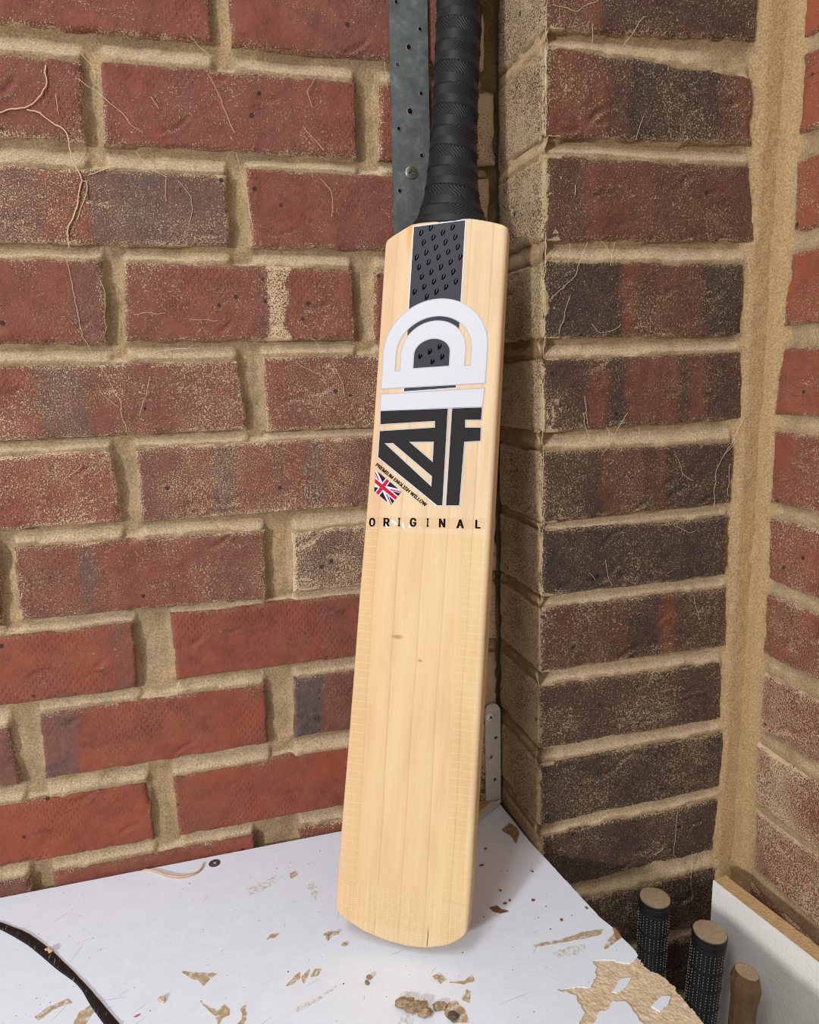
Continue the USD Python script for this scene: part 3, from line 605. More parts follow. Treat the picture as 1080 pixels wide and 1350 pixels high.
M_ZINC = plain('zinc_screw', lin(238, 236, 230), .35, .15)
M_DULL = plain('dull_screw', lin(120, 118, 106), .45, .8, var=.25, vscale=300)
M_RECESS_SHADE = plain('recess_shade', lin(30, 24, 20), .8)
t = thing('screw', (.9567, -.0139, TABLE), 'dull countersunk screw in the bench top beside the shaving', 'screw')
h = screw_head(.0046, .0006, .0024, 40); h.apply_translation([0, 0, .0])
add('screw_head', h, M_DULL, t)
ring = m3.Manifold.cylinder(.0004, .0054, .0051, 36) - m3.Manifold.cylinder(.002, .0044, .0044, 36).translate([0, 0, -.0005])
add('dark_rim', ring, plain('scorched_rim', lin(74, 58, 46), .7), t, label='dark ring round the screw head')

# ---------------------------------------------------------------- black strap on the bench
CL = np.array([[420, -20], [520, -10], [640, -7], [710, -9], [758.4, -18.0], [780.7, -36.9], [804.7, -54.1], [826.7, -79.6], [850.4, -112.0], [866.6, -135.2], [878.4, -154.6], [890.6, -172.6], [905.2, -197.1], [922, -226], [935, -262], [962, -350], [978, -450], [980, -578]]) / 1000
CR = np.array([[420, -31], [520, -21], [640, -17], [710, -19], [761.1, -28.0], [782.0, -42.6], [800.4, -60.5], [817.0, -78.1], [840.1, -108.0], [860.5, -129.1], [868.0, -150.8], [882.2, -170.4], [895.7, -196.8], [911, -227], [924, -263], [952, -352], [968, -450], [970, -578]]) / 1000
CR[:, 0] -= .0012
tt = np.linspace(0, 1, 180)
ss = np.r_[0, np.cumsum(np.linalg.norm(np.diff(CL, axis=0), axis=1))]; ss /= ss[-1]
sm = lambda a: ndimage.gaussian_filter1d(np.interp(tt, ss, a), 2.2, mode='nearest')
Lc, Rc = np.c_[sm(CL[:, 0]), sm(CL[:, 1])], np.c_[sm(CR[:, 0]), sm(CR[:, 1])]
wj = (fbm(np.c_[tt * 60, 0 * tt, 0 * tt], 3, 4) - .5)[:, None] * .16
mid, half = (Lc + Rc) / 2, (Lc - Rc) / 2 * (1 + wj)
prof = [(-1, .0003), (-.96, .0014), (-.7, .0024), (-.25, .0029), (.3, .0028), (.75, .0022), (.97, .0012), (1, .0003)]
V = np.concatenate([np.c_[mid + half * a, np.full(len(tt), TABLE + z * .6)] for a, z in prof])
V[:, 2] += np.where(V[:, 2] > TABLE + .0006, (fbm(V * 150, 3, 6) - .5) * .0014, 0)
f = grid_faces(len(tt), len(prof)); f = fix_winding(V, f, (0, 0, 1))
bot = np.array([[k, k + 1, 7 * 180 + k + 1] for k in range(179)] + [[k, 7 * 180 + k + 1, 7 * 180 + k] for k in range(179)])
n_strap = {'t': ('texture_coordinate', {}), 'm': ('mapping', {'rotation': (0, 0, .9), 'scale': (900.0, 120.0, 300.0)}), 'n': ('noise_texture', {'scale': 1.0, 'detail': 2.0}), 'r': ('rgb_ramp', {'ramp': [(.58, lin(22, 20, 20)), (.66, lin(34, 31, 30)), (.74, lin(150, 140, 126))]}),
           'p': ('principled_bsdf', {'roughness': .42})}
strap = thing('cable_strap', (.85, -.11, TABLE), 'flat scuffed black rubber strap lying across the bench corner', 'strap')
add('strap_body', (V, np.vstack([f, bot])), mat('black_rubber', n_strap, [('t.object', 'm.vector'), ('m.vector', 'n.vector'), ('n.fac', 'r.fac'), ('r.color', 'p.base_color')]), strap, smooth=50, base=(.85, -.11, TABLE))
debris('wood_chip', trimesh.util.concatenate([lump((.8268, -.0838, TZ + .0016), (.0030, .0020, .0012), 15), lump((.8290, -.0862, TZ + .0015), (.0024, .0020, .0010), 16)]), plain('strap_crumb', lin(206, 172, 132), .8, var=.2, vscale=500), 'pale wood crumb sitting on the black strap', 'wood chip')

# ---------------------------------------------------------------- perforated steel strip on the wall
HOLES = [(1159.4, 46.5, 1.5), (1179.6, 28.0, 1.6), (1169.4, 13.4, 2.1), (1159.0, -.8, 1.6), (1179.3, -21.5, 1.6), (1169.1, -36.1, 2.3), (1158.6, -50.5, 1.6), (1178.5, -70.8, 1.6), (1158.0, -100.2, 1.6), (1177.5, -120, 1.6), (1168, -134, 2.3), (1158, -149, 1.6), (1179.3, 77, 1.6), (1169.4, 63, 2.2)]
cs = m3.CrossSection([[[1.1500, -.42], [1.1852, -.42], [1.1868, .14], [1.1537, .14]]])
for x, z, r in HOLES:
    cs = cs - m3.CrossSection.circle(r / 1000, 20).translate([x / 1000, z / 1000])
mm = cs.extrude(.0016).to_mesh()
sv_, sf = mm.vert_properties[:, :3].copy(), mm.tri_verts
SB_ = (1.168, -.0042, -.42)
sheet = np.stack([sv_[:, 0], -.0026 - sv_[:, 2], sv_[:, 1]], 1)
n_galv = {'t': ('texture_coordinate', {}), 'n': ('noise_texture', {'scale': 70.0, 'detail': 6.0, 'roughness': .75}), 'r': ('rgb_ramp', {'ramp': [(.3, lin(82, 86, 83)), (.55, lin(106, 110, 106)), (.75, lin(144, 146, 138))]}),
          'n2': ('noise_texture', {'scale': 900.0, 'detail': 2.0}), 'r2': ('rgb_ramp', {'ramp': [(.70, (0, 0, 0)), (.76, (1, 1, 1))]}), 'm': ('mix_color', {'b': lin(176, 164, 140)}), 'm2': ('math', {'math_type': 'multiply', 'value2': .7}), 'rr': ('map_range', {'to_min': .38, 'to_max': .6}),
          'p': ('principled_bsdf', {'metallic': .45, 'roughness': .5})}
M_GALV = mat('galvanised_steel', n_galv, [('t.object', 'n.vector'), ('t.object', 'n2.vector'), ('n.fac', 'r.fac'), ('r.color', 'm.a'), ('n2.fac', 'r2.fac'), ('r2.color', 'm2.value1'), ('m2.value', 'm.fac'), ('m.result', 'p.base_color'), ('n.fac', 'rr.value'), ('rr.result', 'p.roughness')])
strip = thing('steel_strip', SB_, 'grey perforated steel strip screwed to the wall behind the bat handle', 'metal strip')
add('strap_sheet', (sheet, sf[:, ::-1]), M_GALV, strip, base=SB_)
M_RIM = plain('worn_zinc_edge', lin(150, 150, 140), .4, .6)
for x, z, r in HOLES:
    c = m3.Manifold.cylinder(.0005, r / 1000 * 1.28, r / 1000 * 1.12, 24) - m3.Manifold.cylinder(.003, r / 1000 * 1.02, r / 1000 * 1.02, 24).translate([0, 0, -.001])
    mm = c.to_mesh(); q = mm.vert_properties[:, :3]
    add('hole_rim', (np.stack([q[:, 0] + x / 1000, -.0042 - q[:, 2], q[:, 1] + z / 1000], 1), mm.tri_verts[:, ::-1]), M_RIM, strip, base=SB_)
s = screw_head(.0056, .0014, .0030, 12); s.vertices = np.stack([s.vertices[:, 0] + 1.169, -.0042 - s.vertices[:, 2], s.vertices[:, 1] - .0851], 1); s.invert()
add('screw', s, M_DULL, strip, base=SB_, label='cross head screw')

# ---------------------------------------------------------------- angle bracket in the corner
BK = (1.243, -.003, TABLE)
bracket = thing('angle_bracket', BK, 'small painted steel angle bracket fixing the bench to the wall corner', 'bracket')
pl = Polygon(np.array([[1234.2, -703], [1234.2, -597], [1236.5, -593], [1241.6, -591.2], [1247, -593.0], [1250.6, -598.5], [1250.6, -703]]) / 1000)
for x, z, r in ((1245.5, -629.8, 1.9), (1240.1, -650.8, 1.9), (1244.2, -677.3, 1.9)):
    pl = pl.difference(Point(x / 1000, z / 1000).buffer(r / 1000, 12))
e = extrude(pl, .0018); ev = e.vertices
M_BRKT = plain('grey_paint_dusty', lin(214, 206, 188), .55, var=.1, vscale=80, bump=.0003, bscale=500)
plate = trimesh.Trimesh(np.stack([ev[:, 0], -.0018 - ev[:, 2], ev[:, 1]], 1), e.faces[:, ::-1], process=False)
add('upright_leg', plate, M_BRKT, bracket, base=BK)
foot = Polygon(np.array([[1250.4, -2.2], [1250.0, -6.5], [1246.0, -11.4], [1213, -33.0], [1190, -33], [1190, -2.2]]) / 1000)
add('flat_leg', extrude(foot, .0018, TABLE + .0002), M_BRKT, bracket, base=BK)
dn = extrude(rough_ring(Polygon(np.array([[1249, -3.8], [1246, -6.5], [1236, -7.5], [1215, -22], [1215, -3.8]]) / 1000), .001, .0012, 4), .0004, TABLE + .002)
add('sawdust', dn, plain('sawdust_heap', lin(196, 160, 104), .95, bump=.0012, bscale=900, var=.2, vscale=500), bracket, base=BK, label='sawdust caught on the bracket')
s = screw_head(.0047, .0015, .0026, 30); s.vertices = np.stack([s.vertices[:, 0] + 1.2397, -.0036 - s.vertices[:, 2], s.vertices[:, 1] - .6055], 1); s.invert()
bs_ = add('screw', s, M_ZINC, bracket, base=BK, label='bright cross head screw')
cr = cat_mesh([trimesh.creation.box([.0044, .0003, .0010], transform=trimesh.transformations.rotation_matrix(math.radians(a), [0, 1, 0])) for a in (30, 120)])
cr.apply_translation([1.2397, -.0044, -.6055])
add('cross_shade', cr, M_RECESS_SHADE, bs_, base=BK)  # dark cross set in the slots, painting the shade of the recess

# ---------------------------------------------------------------- the cricket bat
R = np.array([[0.86232, 0.486292, 0.141151], [-0.5055, 0.842995, 0.183926], [-0.029548, -0.229955, 0.972753]])
T0 = np.array([1.096813, -0.170783, -0.694914])
A4 = np.eye(4); A4[:3, :3] = R.T; A4[3, :3] = T0 + OFF
bat = thing('cricket_bat', label='new willow cricket bat with black grip and white and black stickers leaning on the wall', cat='cricket bat', matrix=A4)
LB = .559
bow = lambda z: -.0036 * 4 * (z / LB) * (1 - z / LB)
LEz = np.array([0, 35.6, 78.3, 139.2, 200, 260.8, 328.2, 408.3, 476.7, 559.3]) / 1000
LEx = np.array([56.2, 56.0, 54.9, 53.4, 52.2, 51.4, 49.9, 48.6, 48.4, 48.8]) / 1000
hl = lambda z: np.interp(z, LEz, LEx)
hr = lambda z: np.interp(z, [0, .04, .2, .55], [.0512, .0520, .0520, .0512])
TOE = np.array([[-56.5, 19.5], [-55.6, 17.4], [-47.6, 11.6], [-31.3, 5.1], [-12.3, 1.1], [2, .2], [12, .9], [21.3, 2.5], [36.0, 7.8], [44.6, 13.6], [49.6, 18.0], [52.2, 23]]) / 1000
SHO = np.array([[-49, 559.0], [-43.3, 563.5], [-27.3, 572.9], [-20, 574.0], [15, 575.6], [21.2, 575.5], [32.9, 573.1], [42.1, 570.6], [47.6, 568.8], [50.5, 567.6], [52.3, 566]]) / 1000
edge_t = lambda z: np.interp(z, [0, .05, .2, .4, .5, .57], [.017, .021, .026, .024, .019, .016])
spine = lambda z: np.interp(z, [0, .05, .18, .3, .42, .5, .545, .575], [.028, .036, .050, .048, .042, .036, .036, .037])
RC = .0042


def ring_xy(z, inset=0.0):
    """The blade's cross-section at height z: x, y (y = 0 is the face, away from it the back)."""
    l, r, e, D = -hl(z), hr(z), edge_t(z), spine(z)
    rc = .0042; rl = .0022
    a = np.linspace(0, np.pi / 2, 6)
    pts = [(x, 0.0) for x in np.linspace(l + rl, r - rc, 26)]
    pts += [(r - rc + rc * math.sin(k), rc - rc * math.cos(k)) for k in a[1:]]
    pts += [(r, y) for y in np.linspace(rc, e - .003, 4)[1:]]
    pts += [(r - .0012, e - .0010), (r - .004, e + .0005)]
    c = (l + r) / 2
    for k in np.linspace(0, 1, 12)[1:-1]:
        pts.append((r - .004 + (c - (r - .004)) * k, e + (D - e) * (k ** 1.25)))
    pts.append((c, D - .0008))
    for k in np.linspace(1, 0, 12)[1:-1]:
        pts.append((l + .004 + (c - (l + .004)) * k, e + (D - e) * (k ** 1.25)))
    pts += [(l + .004, e + .0005), (l + .0012, e - .0010)]
    pts += [(l, y) for y in np.linspace(e - .003, rl, 4)[:-1]]
    pts += [(l + rl - rl * math.cos(k), rl - rl * math.sin(k)) for k in a[:-1]]
    p = np.array(pts)
    if inset:
        cen = np.array([c, e * .6]); d = cen - p; n = np.linalg.norm(d, axis=1, keepdims=True)
        p = p + d / n * np.minimum(inset, n)
    return p


def zmap(x, v):
    lo, hi = np.interp(x, TOE[:, 0], TOE[:, 1]), np.interp(x, SHO[:, 0], SHO[:, 1])
    return lo + (hi - lo) * v


vs = np.r_[0, 0, .0015, .004, np.linspace(.012, .985, 84), .995, .9985, 1, 1]
ins = np.r_[.006, .0014, .0004, 0, np.zeros(84), 0, .0002, .0007, .006]
VV = []
for v_, i_ in zip(vs, ins):
    p = ring_xy(v_ * .565, i_)
    z = zmap(p[:, 0], v_)
    VV.append(np.c_[p[:, 0], p[:, 1] + bow(z), z])
nr = len(VV[0]); VV = np.vstack(VV)
F = []
for k in range(len(vs) - 1):
    i = np.arange(nr); j = (i + 1) % nr
    a, b, c, d = k * nr + i, k * nr + j, (k + 1) * nr + j, (k + 1) * nr + i
    F += [np.stack([a, b, c], 1), np.stack([a, c, d], 1)]
for base_, rev in ((0, True), ((len(vs) - 1) * nr, False)):
    cen = len(VV); VV = np.vstack([VV, VV[base_:base_ + nr].mean(0)])
    i = base_ + np.arange(nr); j = base_ + (np.arange(nr) + 1) % nr
    F.append(np.stack([np.full(nr, cen), j, i] if rev else [np.full(nr, cen), i, j], 1))
F = np.vstack(F)
if trimesh.Trimesh(VV, F, process=False).volume < 0:
    F = F[:, ::-1]
# willow: long grain lines along z, a heartwood streak, two knots
n_wood = {
    't': ('texture_coordinate', {}), 'mp': ('mapping', {'scale': (16.0, 4.0, 3.2)}), 'wn': ('noise_texture', {'scale': 1.0, 'detail': 2.0}),
    'w1': ('math', {'math_type': 'multiply_add', 'value2': .012, 'value3': -.006}), 'sx': ('separate_xyz', {}),
    'sl': ('math', {'math_type': 'multiply_add', 'value2': -.010, 'value3': .0}), 'xx': ('math', {'math_type': 'add'}), 'x2': ('math', {'math_type': 'add'}),
    'ph': ('math', {'math_type': 'multiply_add', 'value2': 51.3, 'value3': 2.19}), 'fr': ('math', {'math_type': 'fraction'}),
    'gl': ('rgb_ramp', {'ramp': [(0.0, (.60, .55, .48)), (.03, (1, 1, 1)), (.6, (.98, .98, .98)), (.95, (.92, .90, .87)), (1.0, (.55, .50, .43))]}),
    'mf': ('mapping', {'scale': (900.0, 300.0, 14.0)}), 'fn': ('noise_texture', {'scale': 1.0, 'detail': 4.0, 'roughness': .6}), 'fr2': ('rgb_ramp', {'ramp': [(.3, (.90, .88, .85)), (.6, (1.03, 1.03, 1.03))]}),
    'mb': ('mapping', {'scale': (60.0, 40.0, 9.0)}), 'bn': ('noise_texture', {'scale': 1.0, 'detail': 4.0, 'roughness': .6}),
    'base': ('rgb_ramp', {'ramp': [(.3, lin(210, 174, 134)), (.5, lin(218, 188, 148)), (.7, lin(222, 195, 156))]}),
    'm1': ('mix_color', {'blend_type': 'multiply', 'fac': .42}), 'm2': ('mix_color', {'blend_type': 'multiply', 'fac': .5}),
    'k1': ('vector_math', {'math_type': 'subtract', 'vector2': (-.0175, -.0036, .240)}), 'k1m': ('vector_math', {'math_type': 'multiply', 'vector2': (160.0, 60.0, 420.0)}), 'k1l': ('vector_math', {'math_type': 'length'}),
    'k2': ('vector_math', {'math_type': 'subtract', 'vector2': (.002, -.0036, .2231)}), 'k2m': ('vector_math', {'math_type': 'multiply', 'vector2': (380.0, 60.0, 700.0)}), 'k2l': ('vector_math', {'math_type': 'length'}),
    'kmin': ('math', {'math_type': 'minimum'}), 'kn': ('map_range', {'range_type': 'smoothstep', 'from_min': .25, 'from_max': 1.0, 'to_min': .75, 'to_max': 0.0, 'clamp': True}), 'mk': ('mix_color', {'b': lin(170, 110, 64)}),
    's1': ('vector_math', {'math_type': 'subtract', 'vector2': (-.0285, 0.0, .572)}), 's1m': ('vector_math', {'math_type': 'multiply', 'vector2': (240.0, 20.0, 30.0)}), 's1l': ('vector_math', {'math_type': 'length'}),
    'sn': ('map_range', {'range_type': 'smoothstep', 'from_min': .2, 'from_max': 1.0, 'to_min': .75, 'to_max': 0.0, 'clamp': True}), 'ms': ('mix_color', {'b': lin(216, 156, 78)}),
    'lf': ('map_range', {'range_type': 'smoothstep', 'from_min': -.024, 'from_max': -.046, 'to_min': 0.0, 'to_max': .42, 'clamp': True}), 'ml': ('mix_color', {'b': lin(208, 164, 124)}),
    'p': ('principled_bsdf', {'roughness': .6, 'specular_ior_level': .18})}
l_wood = [('t.object', 'mp.vector'), ('mp.vector', 'wn.vector'), ('wn.fac', 'w1.value1'), ('t.object', 'sx.vector'), ('sx.z', 'sl.value1'), ('sx.x', 'xx.value1'), ('w1.value', 'xx.value2'), ('xx.value', 'x2.value1'), ('sl.value', 'x2.value2'),
          ('x2.value', 'ph.value1'), ('ph.value', 'fr.value1'), ('fr.value', 'gl.fac'), ('t.object', 'mf.vector'), ('mf.vector', 'fn.vector'), ('fn.fac', 'fr2.fac'), ('t.object', 'mb.vector'), ('mb.vector', 'bn.vector'), ('bn.fac', 'base.fac'),
          ('base.color', 'm1.a'), ('gl.color', 'm1.b'), ('m1.result', 'm2.a'), ('fr2.color', 'm2.b'),
          ('t.object', 'k1.vector1'), ('k1.vector', 'k1m.vector1'), ('k1m.vector', 'k1l.vector1'), ('t.object', 'k2.vector1'), ('k2.vector', 'k2m.vector1'), ('k2m.vector', 'k2l.vector1'), ('k1l.value', 'kmin.value1'), ('k2l.value', 'kmin.value2'), ('kmin.value', 'kn.value'),
          ('t.object', 's1.vector1'), ('s1.vector', 's1m.vector1'), ('s1m.vector', 's1l.vector1'), ('s1l.value', 'sn.value'),
          ('sx.x', 'lf.value'), ('m2.result', 'ml.a'), ('lf.result', 'ml.fac'), ('ml.result', 'mk.a'), ('kn.result', 'mk.fac'), ('mk.result', 'ms.a'), ('sn.result', 'ms.fac'), ('ms.result', 'p.base_color')]
M_WILLOW = mat('willow', n_wood, l_wood)
blade = add('blade', (VV, F), M_WILLOW, bat, smooth=35)

# handle grip: a wound rubber sleeve with alternating hatched bands, flaring onto the shoulders
AX = np.array([0, -math.sin(.0748), math.cos(.0748)]); S0 = np.array([.0008, .018, .5735])
HY = np.cross(AX, [1.0, 0, 0])
hh = np.arange(-.0075, .285, .00062)
th = np.linspace(0, 2 * np.pi, 300, endpoint=False)
H, TH = np.meshgrid(hh, th, indexing='ij')
aR = np.interp(H, [-.0075, -.002, .003, .010, .018, .030, .045, .070, .12, .2, .29], [.0405, .0382, .0336, .0284, .0252, .0223, .0207, .0191, .0183, .0185, .0187])
bR = np.interp(H, [-.0075, .003, .012, .03, .06, .12, .29], [.0168, .0178, .0180, .0176, .0172, .0170, .0172])
P_ = np.interp(H, [0, .1, .28], [.029, .0335, .036])
hs = H + .0028 * np.sin(TH + 1.0)
ph = np.interp(hs, hh, np.cumsum(1 / np.interp(hh, [0, .1, .28], [.029, .0335, .036])) * .00062)
fr = ph % 1.0
arc = TH * .0185
tri = lambda x: np.abs((x % 1) * 2 - 1)
win = lambda a, b, e=.02: np.clip((fr - a) / e, 0, 1) * np.clip((b - fr) / e, 0, 1)
dr = .00125 * (tri((arc + hs * 1.0) / .0029) - .75) * win(.02, .30) + .00085 * (tri((arc - hs * 1.25) / .0024) - .75) * win(.52, .78)
dr = dr + .0008 * np.clip((fr - .30) / .015, 0, 1) * np.clip((.53 - fr) / .20, 0, 1) + .0008 * np.clip((fr - .78) / .015, 0, 1) * np.clip((1.0 - fr) / .20, 0, 1)
dr = dr * np.clip((H + .004) / .008, 0, 1)
xx, yy = (aR + dr) * np.cos(TH), (bR + dr) * np.sin(TH)
GV = S0 + H[..., None] * AX + xx[..., None] * np.array([1.0, 0, 0]) + yy[..., None] * HY
nh, nt = H.shape
i, j = np.meshgrid(np.arange(nh - 1), np.arange(nt), indexing='ij')
q = np.stack([i * nt + j, i * nt + (j + 1) % nt, (i + 1) * nt + (j + 1) % nt, (i + 1) * nt + j], -1).reshape(-1, 4)
GF = np.vstack([q[:, [0, 1, 2]], q[:, [0, 2, 3]]])
GVf = GV.reshape(-1, 3); GVf = np.vstack([GVf, S0 + hh[-1] * AX])
k = (nh - 1) * nt + np.arange(nt); GF = np.vstack([GF, np.stack([np.full(nt, len(GVf) - 1), k, (nh - 1) * nt + (np.arange(nt) + 1) % nt], 1)])
if trimesh.Trimesh(GVf, GF, process=False).volume < 0:
    GF = GF[:, ::-1]
M_GRIP = plain('grip_rubber', lin(26, 26, 28), .5, var=.12, vscale=120, spec=.28)
add('handle_grip', (GVf, GF), M_GRIP, bat, smooth=True, label='black wound rubber grip with hatched bands')

# stickers, in the plane of the face (mm): x across, z up the blade


def decal(poly_mm, lift, thick=.00012):
    polys = poly_mm if not isinstance(poly_mm, (list, np.ndarray)) else Polygon(np.array(poly_mm))
    polys = affinity.scale(polys, .001, .001, origin=(0, 0))
    out = []
    for g in getattr(polys, 'geoms', [polys]):
        if g.area < 1e-9:
            continue
        b = g.bounds
        n = max(1, int((b[3] - b[1]) / .02) + 1)
        for a in range(n):                                          # cut in bands so that the sticker follows the bow of the face
            z0, z1 = b[1] + (b[3] - b[1]) * a / n, b[1] + (b[3] - b[1]) * (a + 1) / n
            piece = g.intersection(sbox(b[0] - 1, z0, b[2] + 1, z1))
            for h in getattr(piece, 'geoms', [piece]):
                if h.geom_type == 'Polygon' and h.area > 1e-10:
                    out.append(trimesh.creation.extrude_polygon(h, thick, engine='earcut'))
    m = trimesh.util.concatenate(out); v = m.vertices
    m2 = trimesh.Trimesh(np.stack([v[:, 0], bow(v[:, 1]) - lift - v[:, 2], v[:, 1]], 1), m.faces[:, ::-1], process=False)
    return m2


M_WHITE = plain('sticker_white', lin(199, 197, 199), .35, spec=.3)
M_SILVER = plain('sticker_outline', lin(168, 166, 176), .3, spec=.5)
M_STRIPE = plain('sticker_black_gloss', lin(44, 44, 49), .42, spec=.2, var=.1, vscale=600)
M_BLACK = plain('sticker_black', lin(40, 37, 35), .6, spec=.1, var=.22, vscale=900)
M_DROP = plain('clear_black_drop', lin(4, 4, 5), .04, spec=.16)
M_INK = plain('black_print', lin(20, 18, 18), .7, spec=.05)


def arcpoly(bl, br, rx_l, top, br_top, n=40):
    """A D laid on its back: flat bottom from bl to br, straight sides, a round top."""
    (x0, z0), (x1, z1) = bl, br
    cx, cz = (x0 + x1) / 2, br_top
    t_ = np.linspace(0, np.pi, n)
    arc = np.c_[cx + (x1 - x0) / 2 * np.cos(t_), cz + (z1 - z0) / 2 * np.cos(t_) + (top - cz) * np.sin(t_)]
    return Polygon(np.vstack([[bl], [br], arc]))


D_out = arcpoly((-43.4, 438.1), (40.3, 443.4), 0, 510.2, 469.5)
D_gap_o = arcpoly((-33.4, 451.8), (28.6, 456.6), 0, 497.2, 468.5)
D_gap_i = arcpoly((-28.6, 445.0), (23.2, 449.0), 0, 492.4, 468.0)
D_hole = arcpoly((-18.7, 453.9), (11.6, 456.0), 0, 479.0, 466.5)
D_white = D_out.difference(D_gap_o.difference(D_gap_i)).difference(D_hole)
BAR = Polygon([(-43.3, 432.9), (40.1, 438.6), (39.2, 424.5), (-43.1, 420.3)])
FOUR = Polygon([(-42.9, 419.4), (12.1, 423.3), (12.5, 345.9), (8.4, 345.7), (-42.5, 382.2), (-42.5, 403.2), (2.9, 407.1), (2.5, 412.5), (-42.4, 408.9)])
FOUR = FOUR.difference(Polygon([(-38.0, 393.5), (-31, 394), (2.8, 368.5), (2.8, 360.2)])).difference(Polygon([(-17.6, 395.2), (2.6, 396), (2.7, 379.6)]))
FF = Polygon([(15.8, 423.5), (39.2, 424.1), (39.2, 414.2), (26.5, 413.9), (26.9, 407.6), (39.3, 407.8), (39.5, 397.7), (26.9, 396.6), (25.9, 346.5), (15.5, 346.0)])
STR = Polygon([(-25.2, 570.6), (16.7, 574.2), (17.5, 439.3), (-24.4, 435.8)])
white_all = unary_union([D_white, BAR])
stripe = STR.difference(unary_union([D_white.buffer(.55), BAR.buffer(.5)]))
mitre = dict(join_style=2)
for g in STR.buffer(.9, **mitre).difference(STR).difference(D_out.union(BAR)).geoms:
    add('stripe_border', decal(g, .00006), M_WHITE, bat)
st = add('black_stripe', decal(stripe, .00008), M_STRIPE, bat, label='black stripe of raised glossy drops up the top of the face')
drops = []
bd, bf = (lambda m: (m.vertices.copy(), m.faces))(trimesh.creation.icosphere(2, 1.0))
bd[:, 1] *= np.where(bd[:, 1] < 0, 1.25, .85)
bd[:, 0] *= np.where(bd[:, 1] < 0, 1 - .35 * np.clip(-bd[:, 1], 0, 1), 1)
for a in range(-4, 12):
    for b in range(-6, 24):
        c = np.array([-18.7, 565.8]) + a * np.array([10.3, -4.3]) + b * np.array([2.62, -8.15])
        if stripe.buffer(.2).contains(Point(c)) or stripe.intersects(Point(c).buffer(1.2)):
            ang = -.30
            X, Z = bd[:, 0] * 1.75, bd[:, 1] * 2.7
            v2 = np.c_[X * math.cos(ang) - Z * math.sin(ang) + c[0], X * math.sin(ang) + Z * math.cos(ang) + c[1]] / 1000
            ok_ = not (Point(c).buffer(3.5).intersects(white_all) or c[0] < -22.6 or c[0] > 15.0 or c[1] > 571)
            if ok_:
                drops.append(trimesh.Trimesh(np.stack([v2[:, 0], bow(v2[:, 1]) - .00018 - bd[:, 2] * .00045, v2[:, 1]], 1), bf[:, ::-1], process=False))
add('raised_drops', cat_mesh(drops), M_DROP, st, smooth=True, kind='stuff')
add('logo_outline', decal(unary_union([D_white.buffer(.75, **mitre), BAR.buffer(.75, **mitre)]).difference(white_all), .00014), M_SILVER, bat)
add('logo_ring', decal(D_white, .00018), M_WHITE, bat, label='white rounded logo ring')
add('logo_bar', decal(BAR, .00018), M_WHITE, bat, label='white logo bar')
add('logo_outline', decal(unary_union([FOUR.buffer(.85, **mitre), FF.buffer(.85, **mitre)]).difference(unary_union([FOUR, FF, BAR])), .00010), M_SILVER, bat)
add('logo_figure', decal(FOUR, .00014), M_BLACK, bat, label='black slanted logo figure like a 4')
add('logo_letter', decal(FF, .00014), M_BLACK, bat, label='black logo letter F')


def lettering(text, height, x, z, ang, width=None, bold=True, lift=.00012):
    m = meshkit.text_mesh(text, height, depth=.00010, bold=bold)
    v = m.vertices.copy(); v[:, 0] -= v[:, 0].min()
    if width:
        v[:, 0] *= width / v[:, 0].max()
    c, s_ = math.cos(ang), math.sin(ang)
    X, Z = x + v[:, 0] * c - v[:, 1] * s_, z + v[:, 0] * s_ + v[:, 1] * c
    one = lambda o: trimesh.Trimesh(np.stack([X + o * c, bow(Z) - lift - v[:, 2] - abs(o) * .02, Z + o * s_], 1), m.faces[:, ::-1], process=False)
    return cat_mesh([one(0.0), one(height * .045), one(-height * .045)])


add('slogan_print', lettering('PREMIUM ENGLISH WILLOW', .0027, -.0444, .3752, -.624, .0530, True), M_INK, bat, label='small black lettering PREMIUM ENGLISH WILLOW')
cl = [('O', -46.4, 326.2, 4.6), ('R', -34.4, 326.9, 4.7), ('I', -22.2, 327.6, 1.1), ('G', -12.6, 328.0, 4.8), ('I', 1.1, 328.5, 1.1), ('N', 11.0, 328.7, 4.6), ('A', 25.0, 328.9, 5.4), ('L', 39.8, 329.4, 3.6)]
add('name_print', cat_mesh([lettering(c, .0064, x / 1000, z / 1000, .035, w / 1000) for c, x, z, w in cl]), M_INK, bat, label='black spaced lettering ORIGINAL')
# the union flag sticker, turned along the slogan and cut off along the blade's edge
FC, FA = np.array([-37.3, 358.2]), -.624
rot = lambda g: affinity.translate(affinity.rotate(g, FA, origin=(0, 0), use_radians=True), *FC)
FW, FH = 29.5, 13.9
FC = FC + np.array([math.sin(FA), -math.cos(FA)]) * -.0
Rf = sbox(-FW / 2, -FH / 2, FW / 2, FH / 2)
from shapely.geometry import LineString
dg = [LineString([(-FW / 2, -FH / 2), (FW / 2, FH / 2)]), LineString([(-FW / 2, FH / 2), (FW / 2, -FH / 2)])]
wd = unary_union([d.buffer(1.45, cap_style=2) for d in dg]).intersection(Rf)
rd = unary_union([affinity.translate(d, 0, o).buffer(.48, cap_style=2).intersection(s_) for d, o, s_ in ((dg[0], -.55, sbox(0, 0, 20, 10)), (dg[0], .55, sbox(-20, -10, 0, 0)), (dg[1], .55, sbox(0, -10, 20, 0)), (dg[1], -.55, sbox(-20, 0, 0, 10)))]).intersection(Rf)
wc = unary_union([sbox(-2.35, -FH / 2, 2.35, FH / 2), sbox(-FW / 2, -2.35, FW / 2, 2.35)])
rc_ = unary_union([sbox(-1.45, -FH / 2, 1.45, FH / 2), sbox(-FW / 2, -1.45, FW / 2, 1.45)])
cut = Polygon([(-44.2, 300), (20, 300), (20, 400), (-44.0, 400)])
